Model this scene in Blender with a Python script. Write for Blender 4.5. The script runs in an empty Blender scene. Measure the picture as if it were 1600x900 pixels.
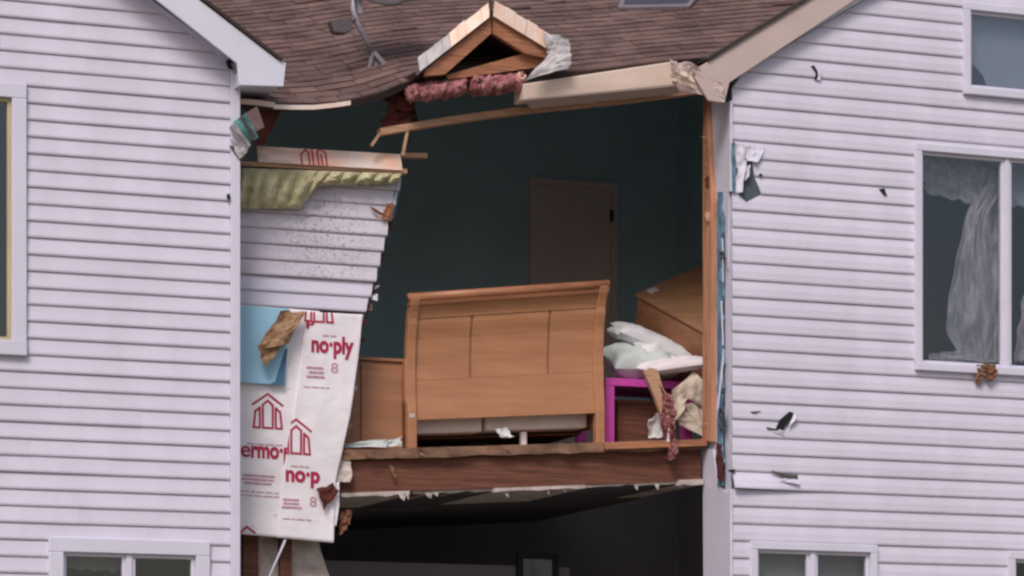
import bpy, bmesh, math, random
from mathutils import Vector, Matrix, noise

random.seed(7)
scene = bpy.context.scene
COL = scene.collection

# ------------------------------------------------------------------ camera
FPX = 5000.0                       # focal length in photo pixels (1600 wide)
HOR = 1250.0                       # photo row of the horizon
TH = math.atan(FPX / 12700.0)      # angle between facade and picture plane
S_, C_ = math.sin(TH), math.cos(TH)
CAM = Vector((-24.0 * S_, -24.0 * C_, 1.6))
cd = bpy.data.cameras.new('camera')
cam = bpy.data.objects.new('camera', cd)
COL.objects.link(cam)
cd.sensor_width = 36.0
cd.lens = 36.0 * FPX / 1600.0
cd.shift_y = (HOR - 450.0) / 1600.0
cd.clip_start = 0.1
cd.clip_end = 2000.0
cam.location = CAM
cam.rotation_euler = (math.radians(90), 0, -TH)
scene.camera = cam

# ------------------------------------------------------------------ light
SUN_EL, SUN_AZ = math.radians(46), math.radians(217)   # azimuth clockwise from +Y
world = bpy.data.worlds.new('World')
scene.world = world
world.use_nodes = True
wn = world.node_tree.nodes
bg = wn['Background']
sky = wn.new('ShaderNodeTexSky')
sky.sky_type = 'NISHITA'
sky.sun_disc = False
sky.sun_elevation = SUN_EL
sky.sun_rotation = SUN_AZ
sky.air_density = 1.0
sky.dust_density = 4.0
sky.ozone_density = 1.0
world.node_tree.links.new(sky.outputs[0], bg.inputs[0])
bg.inputs[1].default_value = 0.085
sl = bpy.data.lights.new('sun', 'SUN')
sl.energy = 1.45
sl.angle = math.radians(20)
sl.color = (1.0, 0.95, 0.92)
sun = bpy.data.objects.new('sun', sl)
COL.objects.link(sun)
sd = Vector((math.sin(SUN_AZ) * math.cos(SUN_EL), math.cos(SUN_AZ) * math.cos(SUN_EL), math.sin(SUN_EL)))
sun.rotation_euler = sd.to_track_quat('Z', 'Y').to_euler()
vs = scene.view_settings
vs.view_transform = 'Standard'
vs.look = 'None'
vs.gamma = 1.0
vs.exposure = 0.3
vs.use_curve_mapping = False
scene.cycles.pixel_filter_type = 'BLACKMAN_HARRIS'
scene.cycles.filter_width = 2.5     # the lens and video of the photograph are soft

# ------------------------------------------------------------------ projection helpers
def ray(px, py):
    u = (px - 800.0) / FPX
    v = (HOR - py) / FPX
    return Vector((S_ + C_ * u, C_ - S_ * u, v))

def W(px, py, y=0.0):
    """world point on the vertical plane Y = y"""
    d = ray(px, py)
    return CAM + d * ((y - CAM.y) / d.y)

def V(px, py, x):
    """world point on the vertical plane X = x"""
    d = ray(px, py)
    return CAM + d * ((x - CAM.x) / d.x)

def ZZ(px, py, y=0.0):
    return W(px, py, y).z

def nz(x, y=0.0, z=0.0):
    return noise.noise(Vector((x, y, z)))

# ------------------------------------------------------------------ materials
def lin(r, g, b):
    f = lambda c: ((c / 255.0 + 0.055) / 1.055) ** 2.4 if c > 10 else c / 3294.6
    return (f(r), f(g), f(b))

def mat(name, col, rough=0.6, var=0.12, scale=3.0, stretch=(1, 1, 1), bump=0.0, bscale=40.0,
        metal=0.0, island=0.0, col2=None, speck=None, spec=0.4, splash=None, objvar=0.0):
    m = bpy.data.materials.new(name)
    m.use_nodes = True
    nt = m.node_tree
    N, L = nt.nodes, nt.links
    p = N['Principled BSDF']
    p.inputs['Roughness'].default_value = rough
    p.inputs['Metallic'].default_value = metal
    p.inputs['Specular IOR Level'].default_value = spec
    tc = N.new('ShaderNodeTexCoord')
    mp = N.new('ShaderNodeMapping')
    mp.inputs['Scale'].default_value = stretch
    L.new(tc.outputs['Object'], mp.inputs['Vector'])
    n1 = N.new('ShaderNodeTexNoise')
    n1.inputs['Scale'].default_value = scale
    n1.inputs['Detail'].default_value = 7
    n1.inputs['Roughness'].default_value = 0.62
    L.new(mp.outputs[0], n1.inputs['Vector'])
    rp = N.new('ShaderNodeValToRGB')
    c = Vector(col)
    lo = c * (1 - var)
    hi = Vector([min(0.95, k * (1 + var)) for k in c])
    if col2:
        lo = Vector(col2)
        hi = c
    rp.color_ramp.elements[0].position = 0.32
    rp.color_ramp.elements[1].position = 0.68
    rp.color_ramp.elements[0].color = (*lo, 1)
    rp.color_ramp.elements[1].color = (*hi, 1)
    L.new(n1.outputs['Fac'], rp.inputs['Fac'])
    out = rp.outputs['Color']
    if island:
        g = N.new('ShaderNodeNewGeometry')
        mr = N.new('ShaderNodeMapRange')
        mr.inputs['To Min'].default_value = 1 - island
        mr.inputs['To Max'].default_value = 1 + island
        L.new(g.outputs['Random Per Island'], mr.inputs['Value'])
        mx = N.new('ShaderNodeMix')
        mx.data_type = 'RGBA'
        mx.blend_type = 'MULTIPLY'
        mx.inputs['Factor'].default_value = 1
        L.new(out, mx.inputs[6])
        L.new(mr.outputs[0], mx.inputs[7])
        out = mx.outputs[2]
    if objvar:
        oi = N.new('ShaderNodeObjectInfo')
        mr = N.new('ShaderNodeMapRange')
        mr.inputs['To Min'].default_value = 1 - objvar
        mr.inputs['To Max'].default_value = 1 + objvar
        L.new(oi.outputs['Random'], mr.inputs['Value'])
        mx = N.new('ShaderNodeMix')
        mx.data_type = 'RGBA'
        mx.blend_type = 'MULTIPLY'
        mx.inputs['Factor'].default_value = 1
        L.new(out, mx.inputs[6])
        L.new(mr.outputs[0], mx.inputs[7])
        out = mx.outputs[2]
    if speck:
        (sc, thr, scol, amt) = speck
        n2 = N.new('ShaderNodeTexNoise')
        n2.inputs['Scale'].default_value = sc
        n2.inputs['Detail'].default_value = 4
        L.new(tc.outputs['Object'], n2.inputs['Vector'])
        r2 = N.new('ShaderNodeValToRGB')
        r2.color_ramp.elements[0].position = thr
        r2.color_ramp.elements[1].position = thr + 0.07
        r2.color_ramp.elements[0].color = (0, 0, 0, 1)
        r2.color_ramp.elements[1].color = (amt, amt, amt, 1)
        L.new(n2.outputs['Fac'], r2.inputs['Fac'])
        mx = N.new('ShaderNodeMix')
        mx.data_type = 'RGBA'
        fac = r2.outputs['Color']
        if splash:
            vd = N.new('ShaderNodeVectorMath')
            vd.operation = 'DISTANCE'
            L.new(tc.outputs['Object'], vd.inputs[0])
            vd.inputs[1].default_value = splash[0]
            ms = N.new('ShaderNodeMapRange')
            ms.inputs['From Min'].default_value = splash[1] * 0.25
            ms.inputs['From Max'].default_value = splash[1]
            ms.inputs['To Min'].default_value = 1.0
            ms.inputs['To Max'].default_value = 0.08
            L.new(vd.outputs['Value'], ms.inputs['Value'])
            mm = N.new('ShaderNodeMath')
            mm.operation = 'MULTIPLY'
            L.new(fac, mm.inputs[0])
            L.new(ms.outputs[0], mm.inputs[1])
            fac = mm.outputs[0]
        L.new(fac, mx.inputs['Factor'])
        L.new(out, mx.inputs[6])
        mx.inputs[7].default_value = (*scol, 1)
        out = mx.outputs[2]
    L.new(out, p.inputs['Base Color'])
    if bump:
        n3 = N.new('ShaderNodeTexNoise')
        n3.inputs['Scale'].default_value = bscale
        n3.inputs['Detail'].default_value = 5
        L.new(mp.outputs[0], n3.inputs['Vector'])
        b = N.new('ShaderNodeBump')
        b.inputs['Strength'].default_value = bump
        b.inputs['Distance'].default_value = 0.02
        L.new(n3.outputs['Fac'], b.inputs['Height'])
        L.new(b.outputs[0], p.inputs['Normal'])
    return m

def glass_mat(name, tint, refl):
    m = bpy.data.materials.new(name)
    m.use_nodes = True
    nt = m.node_tree
    N, L = nt.nodes, nt.links
    for n in list(N):
        if n.type == 'BSDF_PRINCIPLED':
            N.remove(n)
    o = N['Material Output']
    t = N.new('ShaderNodeBsdfTransparent')
    t.inputs[0].default_value = (*tint, 1)
    g = N.new('ShaderNodeBsdfGlossy')
    g.inputs['Roughness'].default_value = 0.04
    nn = N.new('ShaderNodeTexNoise')
    nn.inputs['Scale'].default_value = 2.0
    b = N.new('ShaderNodeBump')
    b.inputs['Strength'].default_value = 0.06
    L.new(nn.outputs['Fac'], b.inputs['Height'])
    L.new(b.outputs[0], g.inputs['Normal'])
    mx = N.new('ShaderNodeMixShader')
    mx.inputs[0].default_value = refl
    L.new(t.outputs[0], mx.inputs[1])
    L.new(g.outputs[0], mx.inputs[2])
    L.new(mx.outputs[0], o.inputs['Surface'])
    return m

GRAIN_X = (0.6, 6, 14)
GRAIN_Z = (14, 6, 0.6)
M = {}
M['siding'] = mat('lavender_white_vinyl', (0.657, 0.62, 0.752), 0.45, 0.065, 1.1, (2.5, 1, 0.8), 0.05, 25, objvar=0.022,
                  speck=(34, 0.70, (0.30, 0.25, 0.28), 0.5))
M['siding_sooty'] = mat('soot_speckled_vinyl', (0.63, 0.58, 0.68), 0.5, 0.10, 3.0, (1, 1, 3), 0.05, 25,
                        speck=(46, 0.55, (0.16, 0.12, 0.14), 0.62), splash=(W(507, 375, 0.45), 0.50))
M['trim'] = mat('white_vinyl_trim', (0.68, 0.655, 0.79), 0.4, 0.05, 2.0, bump=0.03)
M['fascia_left'] = mat('bluish_white_aluminium', (0.70, 0.70, 0.82), 0.4, 0.05, 2.0)
M['fascia_right'] = mat('beige_aluminium', (0.56, 0.44, 0.42), 0.45, 0.07, 2.5, bump=0.03)
M['gutter'] = mat('dusty_pink_aluminium', (0.80, 0.62, 0.54), 0.4, 0.08, 3.0)
M['shingle'] = mat('brown_asphalt_shingle', (0.145, 0.088, 0.080), 0.95, 0.34, 4.0, (1, 1, 1), 0.4, 90, island=0.2)
M['roof_edge'] = mat('dark_roof_edge', (0.045, 0.032, 0.033), 0.9, 0.2)
M['lumber'] = mat('orange_pine_lumber', (0.37, 0.155, 0.085), 0.7, 0.45, 5.0, GRAIN_X, 0.1, 30)
M['lumber_v'] = mat('orange_pine_stud', (0.52, 0.25, 0.15), 0.7, 0.30, 5.0, GRAIN_Z, 0.1, 30)
M['lumber_pale'] = mat('pale_pine_lumber', (0.50, 0.29, 0.19), 0.7, 0.35, 6.0, GRAIN_X, 0.1, 30)
M['rim'] = mat('dark_stained_rim_and_stud_shade', (0.15, 0.056, 0.036), 0.75, 0.45, 4.0, GRAIN_X, 0.1, 30)
M['deck_edge'] = mat('scorched_deck_edge', (0.36, 0.20, 0.13), 0.8, 0.3, 2.2, (1.5, 3, 3), 0.2, 40, col2=(0.07, 0.035, 0.028))
M['drywall'] = mat('broken_gypsum', (0.50, 0.42, 0.40), 0.9, 0.3, 8.0, bump=0.2)
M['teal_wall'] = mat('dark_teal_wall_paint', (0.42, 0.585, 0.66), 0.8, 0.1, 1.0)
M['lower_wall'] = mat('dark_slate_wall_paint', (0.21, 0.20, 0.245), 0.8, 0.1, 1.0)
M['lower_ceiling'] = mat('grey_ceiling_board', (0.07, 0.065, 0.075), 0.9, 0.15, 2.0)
M['room_grey'] = mat('plain_grey_plaster', (0.22, 0.21, 0.22), 0.9, 0.1, 1.0)
M['door'] = mat('dull_mauve_door_paint', (0.76, 0.60, 0.60), 0.6, 0.08, 2.0)
M['black'] = mat('black_metal_and_hole_shade', (0.012, 0.011, 0.012), 0.5, 0.1)  # also the painted dark of the siding punctures
M['oak'] = mat('golden_oak_veneer', (0.44, 0.205, 0.108), 0.36, 0.11, 2.2, (1.2, 4, 9), 0.03, 30)
M['oak_dark'] = mat('golden_oak_moulding', (0.40, 0.17, 0.09), 0.4, 0.2, 3.0, (1.2, 4, 9), 0.03, 30)
M['chest'] = mat('brown_wood_veneer', (0.36, 0.165, 0.09), 0.5, 0.18, 2.0, (1, 4, 9))
M['chest_top'] = mat('light_brown_wood_veneer', (0.30, 0.155, 0.085), 0.5, 0.18, 2.0, (1, 4, 9))
M['linen'] = mat('grey_white_linen', (0.72, 0.71, 0.75), 0.9, 0.08, 4.0, bump=0.15, bscale=18)
M['linen_green'] = mat('pale_sage_linen', (0.54, 0.58, 0.58), 0.9, 0.08, 4.0, bump=0.15, bscale=18)
M['linen_pink'] = mat('pinkish_white_linen', (0.78, 0.70, 0.76), 0.9, 0.08, 4.0, bump=0.15, bscale=18)
M['cream'] = mat('cream_paper', (0.62, 0.52, 0.44), 0.85, 0.10, 5.0, bump=0.2, bscale=14)
M['white_cloth'] = mat('white_box_spring_cloth', (0.80, 0.71, 0.68), 0.9, 0.1, 4.0)
M['magenta'] = mat('magenta_lacquer', (0.60, 0.075, 0.41), 0.4, 0.08, 4.0)
M['foil'] = mat('silvery_foil_board', (0.93, 0.86, 0.92), 0.25, 0.04, 4.0, bump=0.7, bscale=5, metal=0.08,
                speck=(24, 0.68, (0.35, 0.28, 0.33), 0.5))
M['foil_glow'] = mat('sun_glow_foil_board', (0.95, 0.83, 0.78), 0.32, 0.12, 2.4, bump=0.3, bscale=9, metal=0.15, col2=(0.93, 0.52, 0.36))  # bright base and orange patches paint reflected sunset into the foil
M['ink'] = mat('crimson_print', (0.42, 0.020, 0.075), 0.6, 0.2, 20)
M['ink_faint'] = mat('faded_pink_print', (0.56, 0.28, 0.38), 0.6, 0.2, 30)
M['foam'] = mat('light_blue_foam', (0.38, 0.66, 0.88), 0.7, 0.07, 3.0)
M['foam_dark'] = mat('dark_blue_foam_edge', (0.07, 0.17, 0.30), 0.7, 0.1)
M['foam_edge'] = mat('weathered_blue_sheathing', (0.13, 0.24, 0.34), 0.75, 0.55, 9.0)
M['sheath_grey'] = mat('grey_blue_sheathing', (0.075, 0.10, 0.125), 0.8, 0.4, 9.0)
M['batt'] = mat('yellow_green_fibreglass', (0.56, 0.51, 0.33), 1.0, 0.26, 9.0, (1, 1, 0.4), 0.5, 60)
M['pink_batt'] = mat('pink_fibreglass', (0.58, 0.27, 0.28), 1.0, 0.35, 16.0, bump=0.9, bscale=60, col2=(0.26, 0.07, 0.07))
M['kraft'] = mat('brown_kraft_paper', (0.46, 0.28, 0.16), 0.85, 0.3, 12.0, bump=0.3, bscale=25, col2=(0.15, 0.08, 0.045))
M['felt'] = mat('dark_red_roof_felt', (0.10, 0.025, 0.022), 0.95, 0.4, 8.0, bump=0.4)
M['metal_grey'] = mat('galvanised_grey_metal', (0.34, 0.33, 0.38), 0.4, 0.15, 6.0, metal=0.2)
M['dish'] = mat('dull_dark_grey_plastic_and_hole_shade', (0.10, 0.085, 0.09), 0.6, 0.15, 6.0)
M['flash_white_glow'] = mat('white_flashing_sun_glow', (0.93, 0.80, 0.73), 0.30, 0.12, 2.6, bump=0.15, bscale=20, metal=0.15, col2=(0.88, 0.50, 0.34))  # coppery patches paint warm sun highlights onto the white metal
M['flash_grey'] = mat('scuffed_grey_flashing', (0.50, 0.46, 0.48), 0.4, 0.25, 9.0, bump=0.2, bscale=20)
M['teal_metal'] = mat('teal_scrap_metal', (0.09, 0.28, 0.27), 0.35, 0.5, 8.0, bump=0.2)
M['mauve_metal'] = mat('mauve_gutter_metal', (0.26, 0.17, 0.18), 0.5, 0.2, 6.0)
M['yellow_liner'] = mat('yellowed_vinyl_liner', (0.52, 0.42, 0.26), 0.5, 0.1)
M['sheer'] = mat('grey_sheer_fabric', (0.58, 0.54, 0.58), 0.9, 0.35, 5.0, (5, 5, 1), 0.4, 20)
M['sheer_white'] = mat('white_torn_sheer', (0.80, 0.78, 0.82), 0.9, 0.3, 5.0, (5, 5, 2), 0.4, 20)
M['blind'] = mat('pale_blue_window_blind', (0.46, 0.51, 0.60), 0.6, 0.05, 3.0)
M['blind_grey'] = mat('pale_grey_window_blind', (0.36, 0.36, 0.39), 0.6, 0.06, 3.0)
M['copper'] = mat('rusty_brown_scrap', (0.22, 0.085, 0.045), 0.7, 0.4, 14)
M['concrete'] = mat('grey_concrete', (0.30, 0.29, 0.28), 0.9, 0.15, 4)
M['grass'] = mat('dry_lawn', (0.20, 0.18, 0.13), 0.95, 0.3, 0.6)
M['skylight_frame'] = mat('dull_mauve_metal', (0.20, 0.165, 0.185), 0.6, 0.15, 4)
M['picture'] = mat('pale_picture_print', (0.22, 0.24, 0.27), 0.5, 0.3, 8)
M['nest'] = mat('brown_fibre_clump', (0.22, 0.12, 0.075), 0.95, 0.5, 20, bump=0.5)
M['glass'] = glass_mat('window_glass', (0.82, 0.83, 0.85), 0.10)
M['glass_mirror'] = glass_mat('reflective_window_glass', (0.85, 0.86, 0.88), 0.18)

def see_through(m, amt):
    nt = m.node_tree
    o = nt.nodes['Material Output']
    t = nt.nodes.new('ShaderNodeBsdfTransparent')
    mx = nt.nodes.new('ShaderNodeMixShader')
    mx.inputs[0].default_value = amt
    nt.links.new(nt.nodes['Principled BSDF'].outputs[0], mx.inputs[1])
    nt.links.new(t.outputs[0], mx.inputs[2])
    nt.links.new(mx.outputs[0], o.inputs['Surface'])
see_through(M['sheer'], 0.25)
see_through(M['sheer_white'], 0.25)

# ------------------------------------------------------------------ object helpers
def empty(name, loc):
    o = bpy.data.objects.new(name, None)
    o.empty_display_size = 0.1
    COL.objects.link(o)
    o.location = loc
    return o

def tag(o, label=None, cat=None, group=None, kind=None):
    if label: o['label'] = label
    if cat: o['category'] = cat
    if group: o['group'] = group
    if kind: o['kind'] = kind
    return o

def thing(name, loc, label, cat, group=None):
    return tag(empty(name, loc), label, cat, group)

class MB:
    def __init__(self):
        self.v, self.f = [], []
    def add(self, vs, fs):
        b = len(self.v)
        self.v += [tuple(p) for p in vs]
        self.f += [tuple(i + b for i in q) for q in fs]
        return self
    def obox(self, c, ax, ay, az):
        """box from centre and three half-axis vectors"""
        c, ax, ay, az = Vector(c), Vector(ax), Vector(ay), Vector(az)
        vs = [c + ax * i + ay * j + az * k for i in (-1, 1) for j in (-1, 1) for k in (-1, 1)]
        return self.add(vs, [(0, 1, 3, 2), (4, 6, 7, 5), (0, 4, 5, 1), (2, 3, 7, 6), (0, 2, 6, 4), (1, 5, 7, 3)])
    def box(self, x0, x1, y0, y1, z0, z1):
        return self.obox(((x0 + x1) / 2, (y0 + y1) / 2, (z0 + z1) / 2), ((x1 - x0) / 2, 0, 0), (0, (y1 - y0) / 2, 0), (0, 0, (z1 - z0) / 2))
    def bar(self, a, b, h, d, up=(0, 0, 1)):
        """square bar from a to b, height h (along up), depth d"""
        a, b = Vector(a), Vector(b)
        ax = (b - a) / 2
        dirn = ax.normalized()
        side = dirn.cross(Vector(up)).normalized()
        u = side.cross(dirn).normalized()
        return self.obox((a + b) / 2, ax, side * d / 2, u * h / 2)
    def prism(self, front, off):
        """polygon of world points extruded by a vector"""
        off = Vector(off)
        n = len(front)
        vs = [Vector(p) for p in front] + [Vector(p) + off for p in front]
        fs = [tuple(range(n)), tuple(range(2 * n - 1, n - 1, -1))]
        fs += [(i, i + n, (i + 1) % n + n, (i + 1) % n) for i in range(n)]
        return self.add(vs, fs)
    def ppoly(self, pts, y, d):
        return self.prism([W(a, b, y) for a, b in pts], (0, d, 0))
    def tube(self, pts, r, n=8):
        pts = [Vector(p) for p in pts]
        if not isinstance(r, (list, tuple)):
            r = [r] * len(pts)
        rings = []
        for i, p in enumerate(pts):
            d = (pts[min(i + 1, len(pts) - 1)] - pts[max(i - 1, 0)]).normalized()
            a = d.orthogonal().normalized()
            b = d.cross(a)
            rings.append([p + (a * math.cos(2 * math.pi * k / n) + b * math.sin(2 * math.pi * k / n)) * r[i] for k in range(n)])
        vs = [q for rg in rings for q in rg]
        fs = []
        for i in range(len(pts) - 1):
            for k in range(n):
                fs.append((i * n + k, i * n + (k + 1) % n, (i + 1) * n + (k + 1) % n, (i + 1) * n + k))
        fs.append(tuple(range(n - 1, -1, -1)))
        fs.append(tuple(range((len(pts) - 1) * n, len(pts) * n)))
        return self.add(vs, fs)
    def grid(self, fn, nu, nv, thick=0.0, offdir=(0, 1, 0)):
        """fn(u,v) -> world point, u,v in 0..1; closed slab when thick"""
        P = [[Vector(fn(i / nu, j / nv)) for i in range(nu + 1)] for j in range(nv + 1)]
        w = nu + 1
        vs = [p for row in P for p in row]
        fs = [(j * w + i, j * w + i + 1, (j + 1) * w + i + 1, (j + 1) * w + i) for j in range(nv) for i in range(nu)]
        if thick:
            b = len(vs)
            od = Vector(offdir).normalized() * thick
            vs = vs + [p + od for p in vs]
            fs += [tuple(b + k for k in reversed(q)) for q in fs[:]]
            rim = [i for i in range(w)] + [j * w + nu for j in range(1, nv + 1)] + [nv * w + i for i in range(nu - 1, -1, -1)] + [j * w for j in range(nv - 1, 0, -1)]
            for k in range(len(rim)):
                a, c = rim[k], rim[(k + 1) % len(rim)]
                fs.append((a, a + b, c + b, c))
        return self.add(vs, fs)
    def mesh(self, name):
        me = bpy.data.meshes.new(name)
        me.from_pydata(self.v, [], self.f)
        bm = bmesh.new()
        bm.from_mesh(me)
        bmesh.ops.recalc_face_normals(bm, faces=bm.faces)
        bm.to_mesh(me)
        bm.free()
        return me
    def build(self, name, m, parent=None, smooth=False, bevel=0.0, cuts=None, sub=0):
        me = self.mesh(name)
        if cuts:
            bm = bmesh.new()
            bm.from_mesh(me)
            for co, no in cuts:
                bmesh.ops.bisect_plane(bm, geom=bm.verts[:] + bm.edges[:] + bm.faces[:], plane_co=co, plane_no=no, clear_outer=True)
                ed = [e for e in bm.edges if len(e.link_faces) == 1]
                if ed:
                    bmesh.ops.holes_fill(bm, edges=ed, sides=0)
            bm.to_mesh(me)
            bm.free()
        if isinstance(m, str):
            m = M[m]
        me.materials.append(m)
        o = bpy.data.objects.new(name, me)
        COL.objects.link(o)
        if parent:
            o.parent = parent
            if parent.type == 'EMPTY':
                o.matrix_parent_inverse = Matrix.Translation(-Vector(parent.location))
        if smooth:
            for p in me.polygons:
                p.use_smooth = True
        if bevel:
            bv = o.modifiers.new('bevel', 'BEVEL')
            bv.width = bevel
            bv.segments = 2
            bv.limit_method = 'ANGLE'
        if sub:
            sb = o.modifiers.new('smooth', 'SUBSURF')
            sb.levels = sub
            sb.render_levels = sub
        return o

def sheet(corners, amp, freq, seed, nu=14, nv=14, thick=0.004, fold=0.0):
    """crumpled sheet between four world corners (tl, tr, br, bl)"""
    tl, tr, br, bl = [Vector(c) for c in corners]
    nrm = (tr - tl).cross(bl - tl).normalized()
    e1, e2 = (tr - tl).normalized(), (bl - tl).normalized()
    def fn(u, v):
        p = tl.lerp(tr, u).lerp(bl.lerp(br, u), v)
        a = amp * (nz(u * freq + seed, v * freq, seed) + 0.5 * nz(u * freq * 2.3, v * freq * 2.3 + seed, 3.1))
        a += fold * math.sin(u * 5 + v * 3 + seed)
        q = p + nrm * a
        q += e1 * amp * 0.9 * nz(u * freq, v * freq + 9 + seed, 1) + e2 * amp * 0.9 * nz(u * freq + 5, v * freq, 7 + seed)
        return q
    return MB().grid(fn, nu, nv, thick, nrm)

def pillow(c, ax, ay, az, seed, n=22, wr=0.05):
    """cushion with pinched seam; ax, ay, az half axes"""
    c, ax, ay, az = Vector(c), Vector(ax), Vector(ay), Vector(az)
    mb = MB()
    for sgn in (1, -1):
        def fn(u, v, sgn=sgn):
            a, b = u * 2 - 1, v * 2 - 1
            h = max(0.0, (1 - a ** 4) * (1 - b ** 4)) ** 0.5
            pin = 1 - 0.10 * (1 - abs(b)) * abs(a) ** 2
            pin2 = 1 - 0.10 * (1 - abs(a)) * abs(b) ** 2
            w = wr * (nz(a * 3 + seed, b * 3, sgn) + 0.6 * nz(a * 7, b * 7 + seed, 2))
            return c + ax * (a * pin + w * 0.5) + ay * (b * pin2 + w * 0.4) + az * (sgn * h * (0.8 + 3 * w))
        mb.grid(fn, n, n)
    return mb

# ------------------------------------------------------------------ ground
g = MB()
g.add([(-400, -400, 0), (400, -400, 0), (400, 400, 0), (-400, 400, 0)], [(0, 1, 2, 3)])
tag(g.build('ground', 'grass'), 'dry lawn around the houses', None, None, 'structure')

# ------------------------------------------------------------------ siding
PROF_A = [(0.004, 0.975), (0.005, 0.88), (0.010, 0.58), (0.0165, 0.26), (0.0185, 0.15), (0.0172, 0.07), (0.0130, 0.01), (0.003, -0.005)]
PROF_B = [(0.004, 0.975), (0.005, 0.86), (0.011, 0.64), (0.0145, 0.50), (0.0160, 0.27), (0.0178, 0.15), (0.0166, 0.07), (0.0125, 0.01), (0.003, -0.005)]

def plank(parent, z0, h, xl, xr, y, prof, m='siding', sd=0.0, lift=None, tilt=0.0, lo=None, hi=None):
    """one siding board; xl / xr = (x at bottom, x at top); lo..hi = height fractions kept when it is trimmed"""
    if lo is not None or hi is not None:
        lo_, hi_ = (-0.005 if lo is None else lo), (0.975 if hi is None else hi)
        if hi_ - lo_ < 0.06:
            return None
        def at_(f):
            for (a, b), (c, d) in zip(prof, prof[1:]):
                if d <= f <= b:
                    return a + (c - a) * ((b - f) / max(1e-6, b - d))
            return prof[0][0]
        prof = [(at_(hi_), hi_)] + [p for p in prof if lo_ < p[1] < hi_] + [(at_(lo_), lo_)]
    loop = [(0.0, prof[0][1])] + prof + [(0.0, prof[-1][1])]
    L = max(xr) - min(xl)
    if L < 0.02:
        return None
    n = max(2, int(L / 0.16))
    k = len(loop)
    vs, fs = [], []
    for i in range(n + 1):
        t = i / n
        for j, (dy, dz) in enumerate(loop):
            dzc = min(1, max(0, dz))
            a = xl[0] + (xl[1] - xl[0]) * dzc
            b = xr[0] + (xr[1] - xr[0]) * dzc
            x = a + (b - a) * t
            wob = 0.0022 * nz(x * 1.3, z0 * 7.0, sd) * (1 - 0.6 * dzc)
            zw = 0.0022 * nz(x * 0.8 + 40, z0 * 9, sd)
            out = dy + (wob if dy > 0.005 else 0)
            if lift:
                out += lift(x) * (1 - dzc)
            vs.append((x, y - out, z0 + dz * h + zw + tilt * (x - xl[0])))
    for i in range(n):
        for j in range(k):
            fs.append((i * k + j, i * k + (j + 1) % k, (i + 1) * k + (j + 1) % k, (i + 1) * k + j))
    fs.append(tuple(range(k)))
    fs.append(tuple(range((n + 1) * k - 1, n * k - 1, -1)))
    mb = MB()
    mb.v, mb.f = vs, fs
    return mb.build('siding_plank', m, parent)

def course(wall_, z, h, xl, xr, wins, prof, sd, lift=None):
    """one course of siding, trimmed around the windows it meets"""
    hit = sorted((a, b, c, d) for a, b, c, d, _ in wins if c < z + h and d > z)
    cur = tuple(xl)
    first = True
    for a, b, c, d in hit:
        if a > max(cur) + 0.01:
            plank(wall_, z, h, cur, (a, a), 0.0, prof, sd=sd, lift=lift if first else None)
        first = False
        x0, x1 = max(a, max(cur)), min(b, min(xr))
        if d < z + h:
            plank(wall_, z, h, (x0, x0), (x1, x1), 0.0, prof, sd=sd, lo=(d - z) / h - 0.01)
        if c > z:
            plank(wall_, z, h, (x0, x0), (x1, x1), 0.0, prof, sd=sd, hi=(c - z) / h + 0.01)
        cur = (b, b)
    if min(xr) > max(cur) + 0.01:
        joint = max(cur) + (min(xr) - max(cur)) * (0.15 + 0.7 * ((sd * 7.31) % 1.0))
        if min(xr) - max(cur) > 1.6:
            plank(wall_, z, h, cur, (joint, joint), 0.0, prof, sd=sd, lift=lift if first else None)
            plank(wall_, z, h, (joint + 0.001,) * 2, tuple(xr), 0.0022, prof, sd=sd + 3)
        else:
            plank(wall_, z, h, cur, tuple(xr), 0.0, prof, sd=sd, lift=lift if first else None)

def wall_panel(x0, x1, z0, z1, y0, y1, holes):
    """wall slab with rectangular openings, built from butted blocks"""
    mb = MB()
    xs = sorted({x0, x1} | {h[0] for h in holes} | {h[1] for h in holes})
    zs = sorted({z0, z1} | {h[2] for h in holes} | {h[3] for h in holes})
    for a, b in zip(xs, xs[1:]):
        run = None
        for c, d in zip(zs, zs[1:]):
            mx, mz = (a + b) / 2, (c + d) / 2
            solid = x0 < mx < x1 and z0 < mz < z1 and not any(h[0] < mx < h[1] and h[2] < mz < h[3] for h in holes)
            if solid:
                run = [c, d] if run is None else [run[0], d]
            elif run:
                mb.box(a, b, y0, y1, run[0], run[1]); run = None
        if run:
            mb.box(a, b, y0, y1, run[0], run[1])
    return mb

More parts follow.
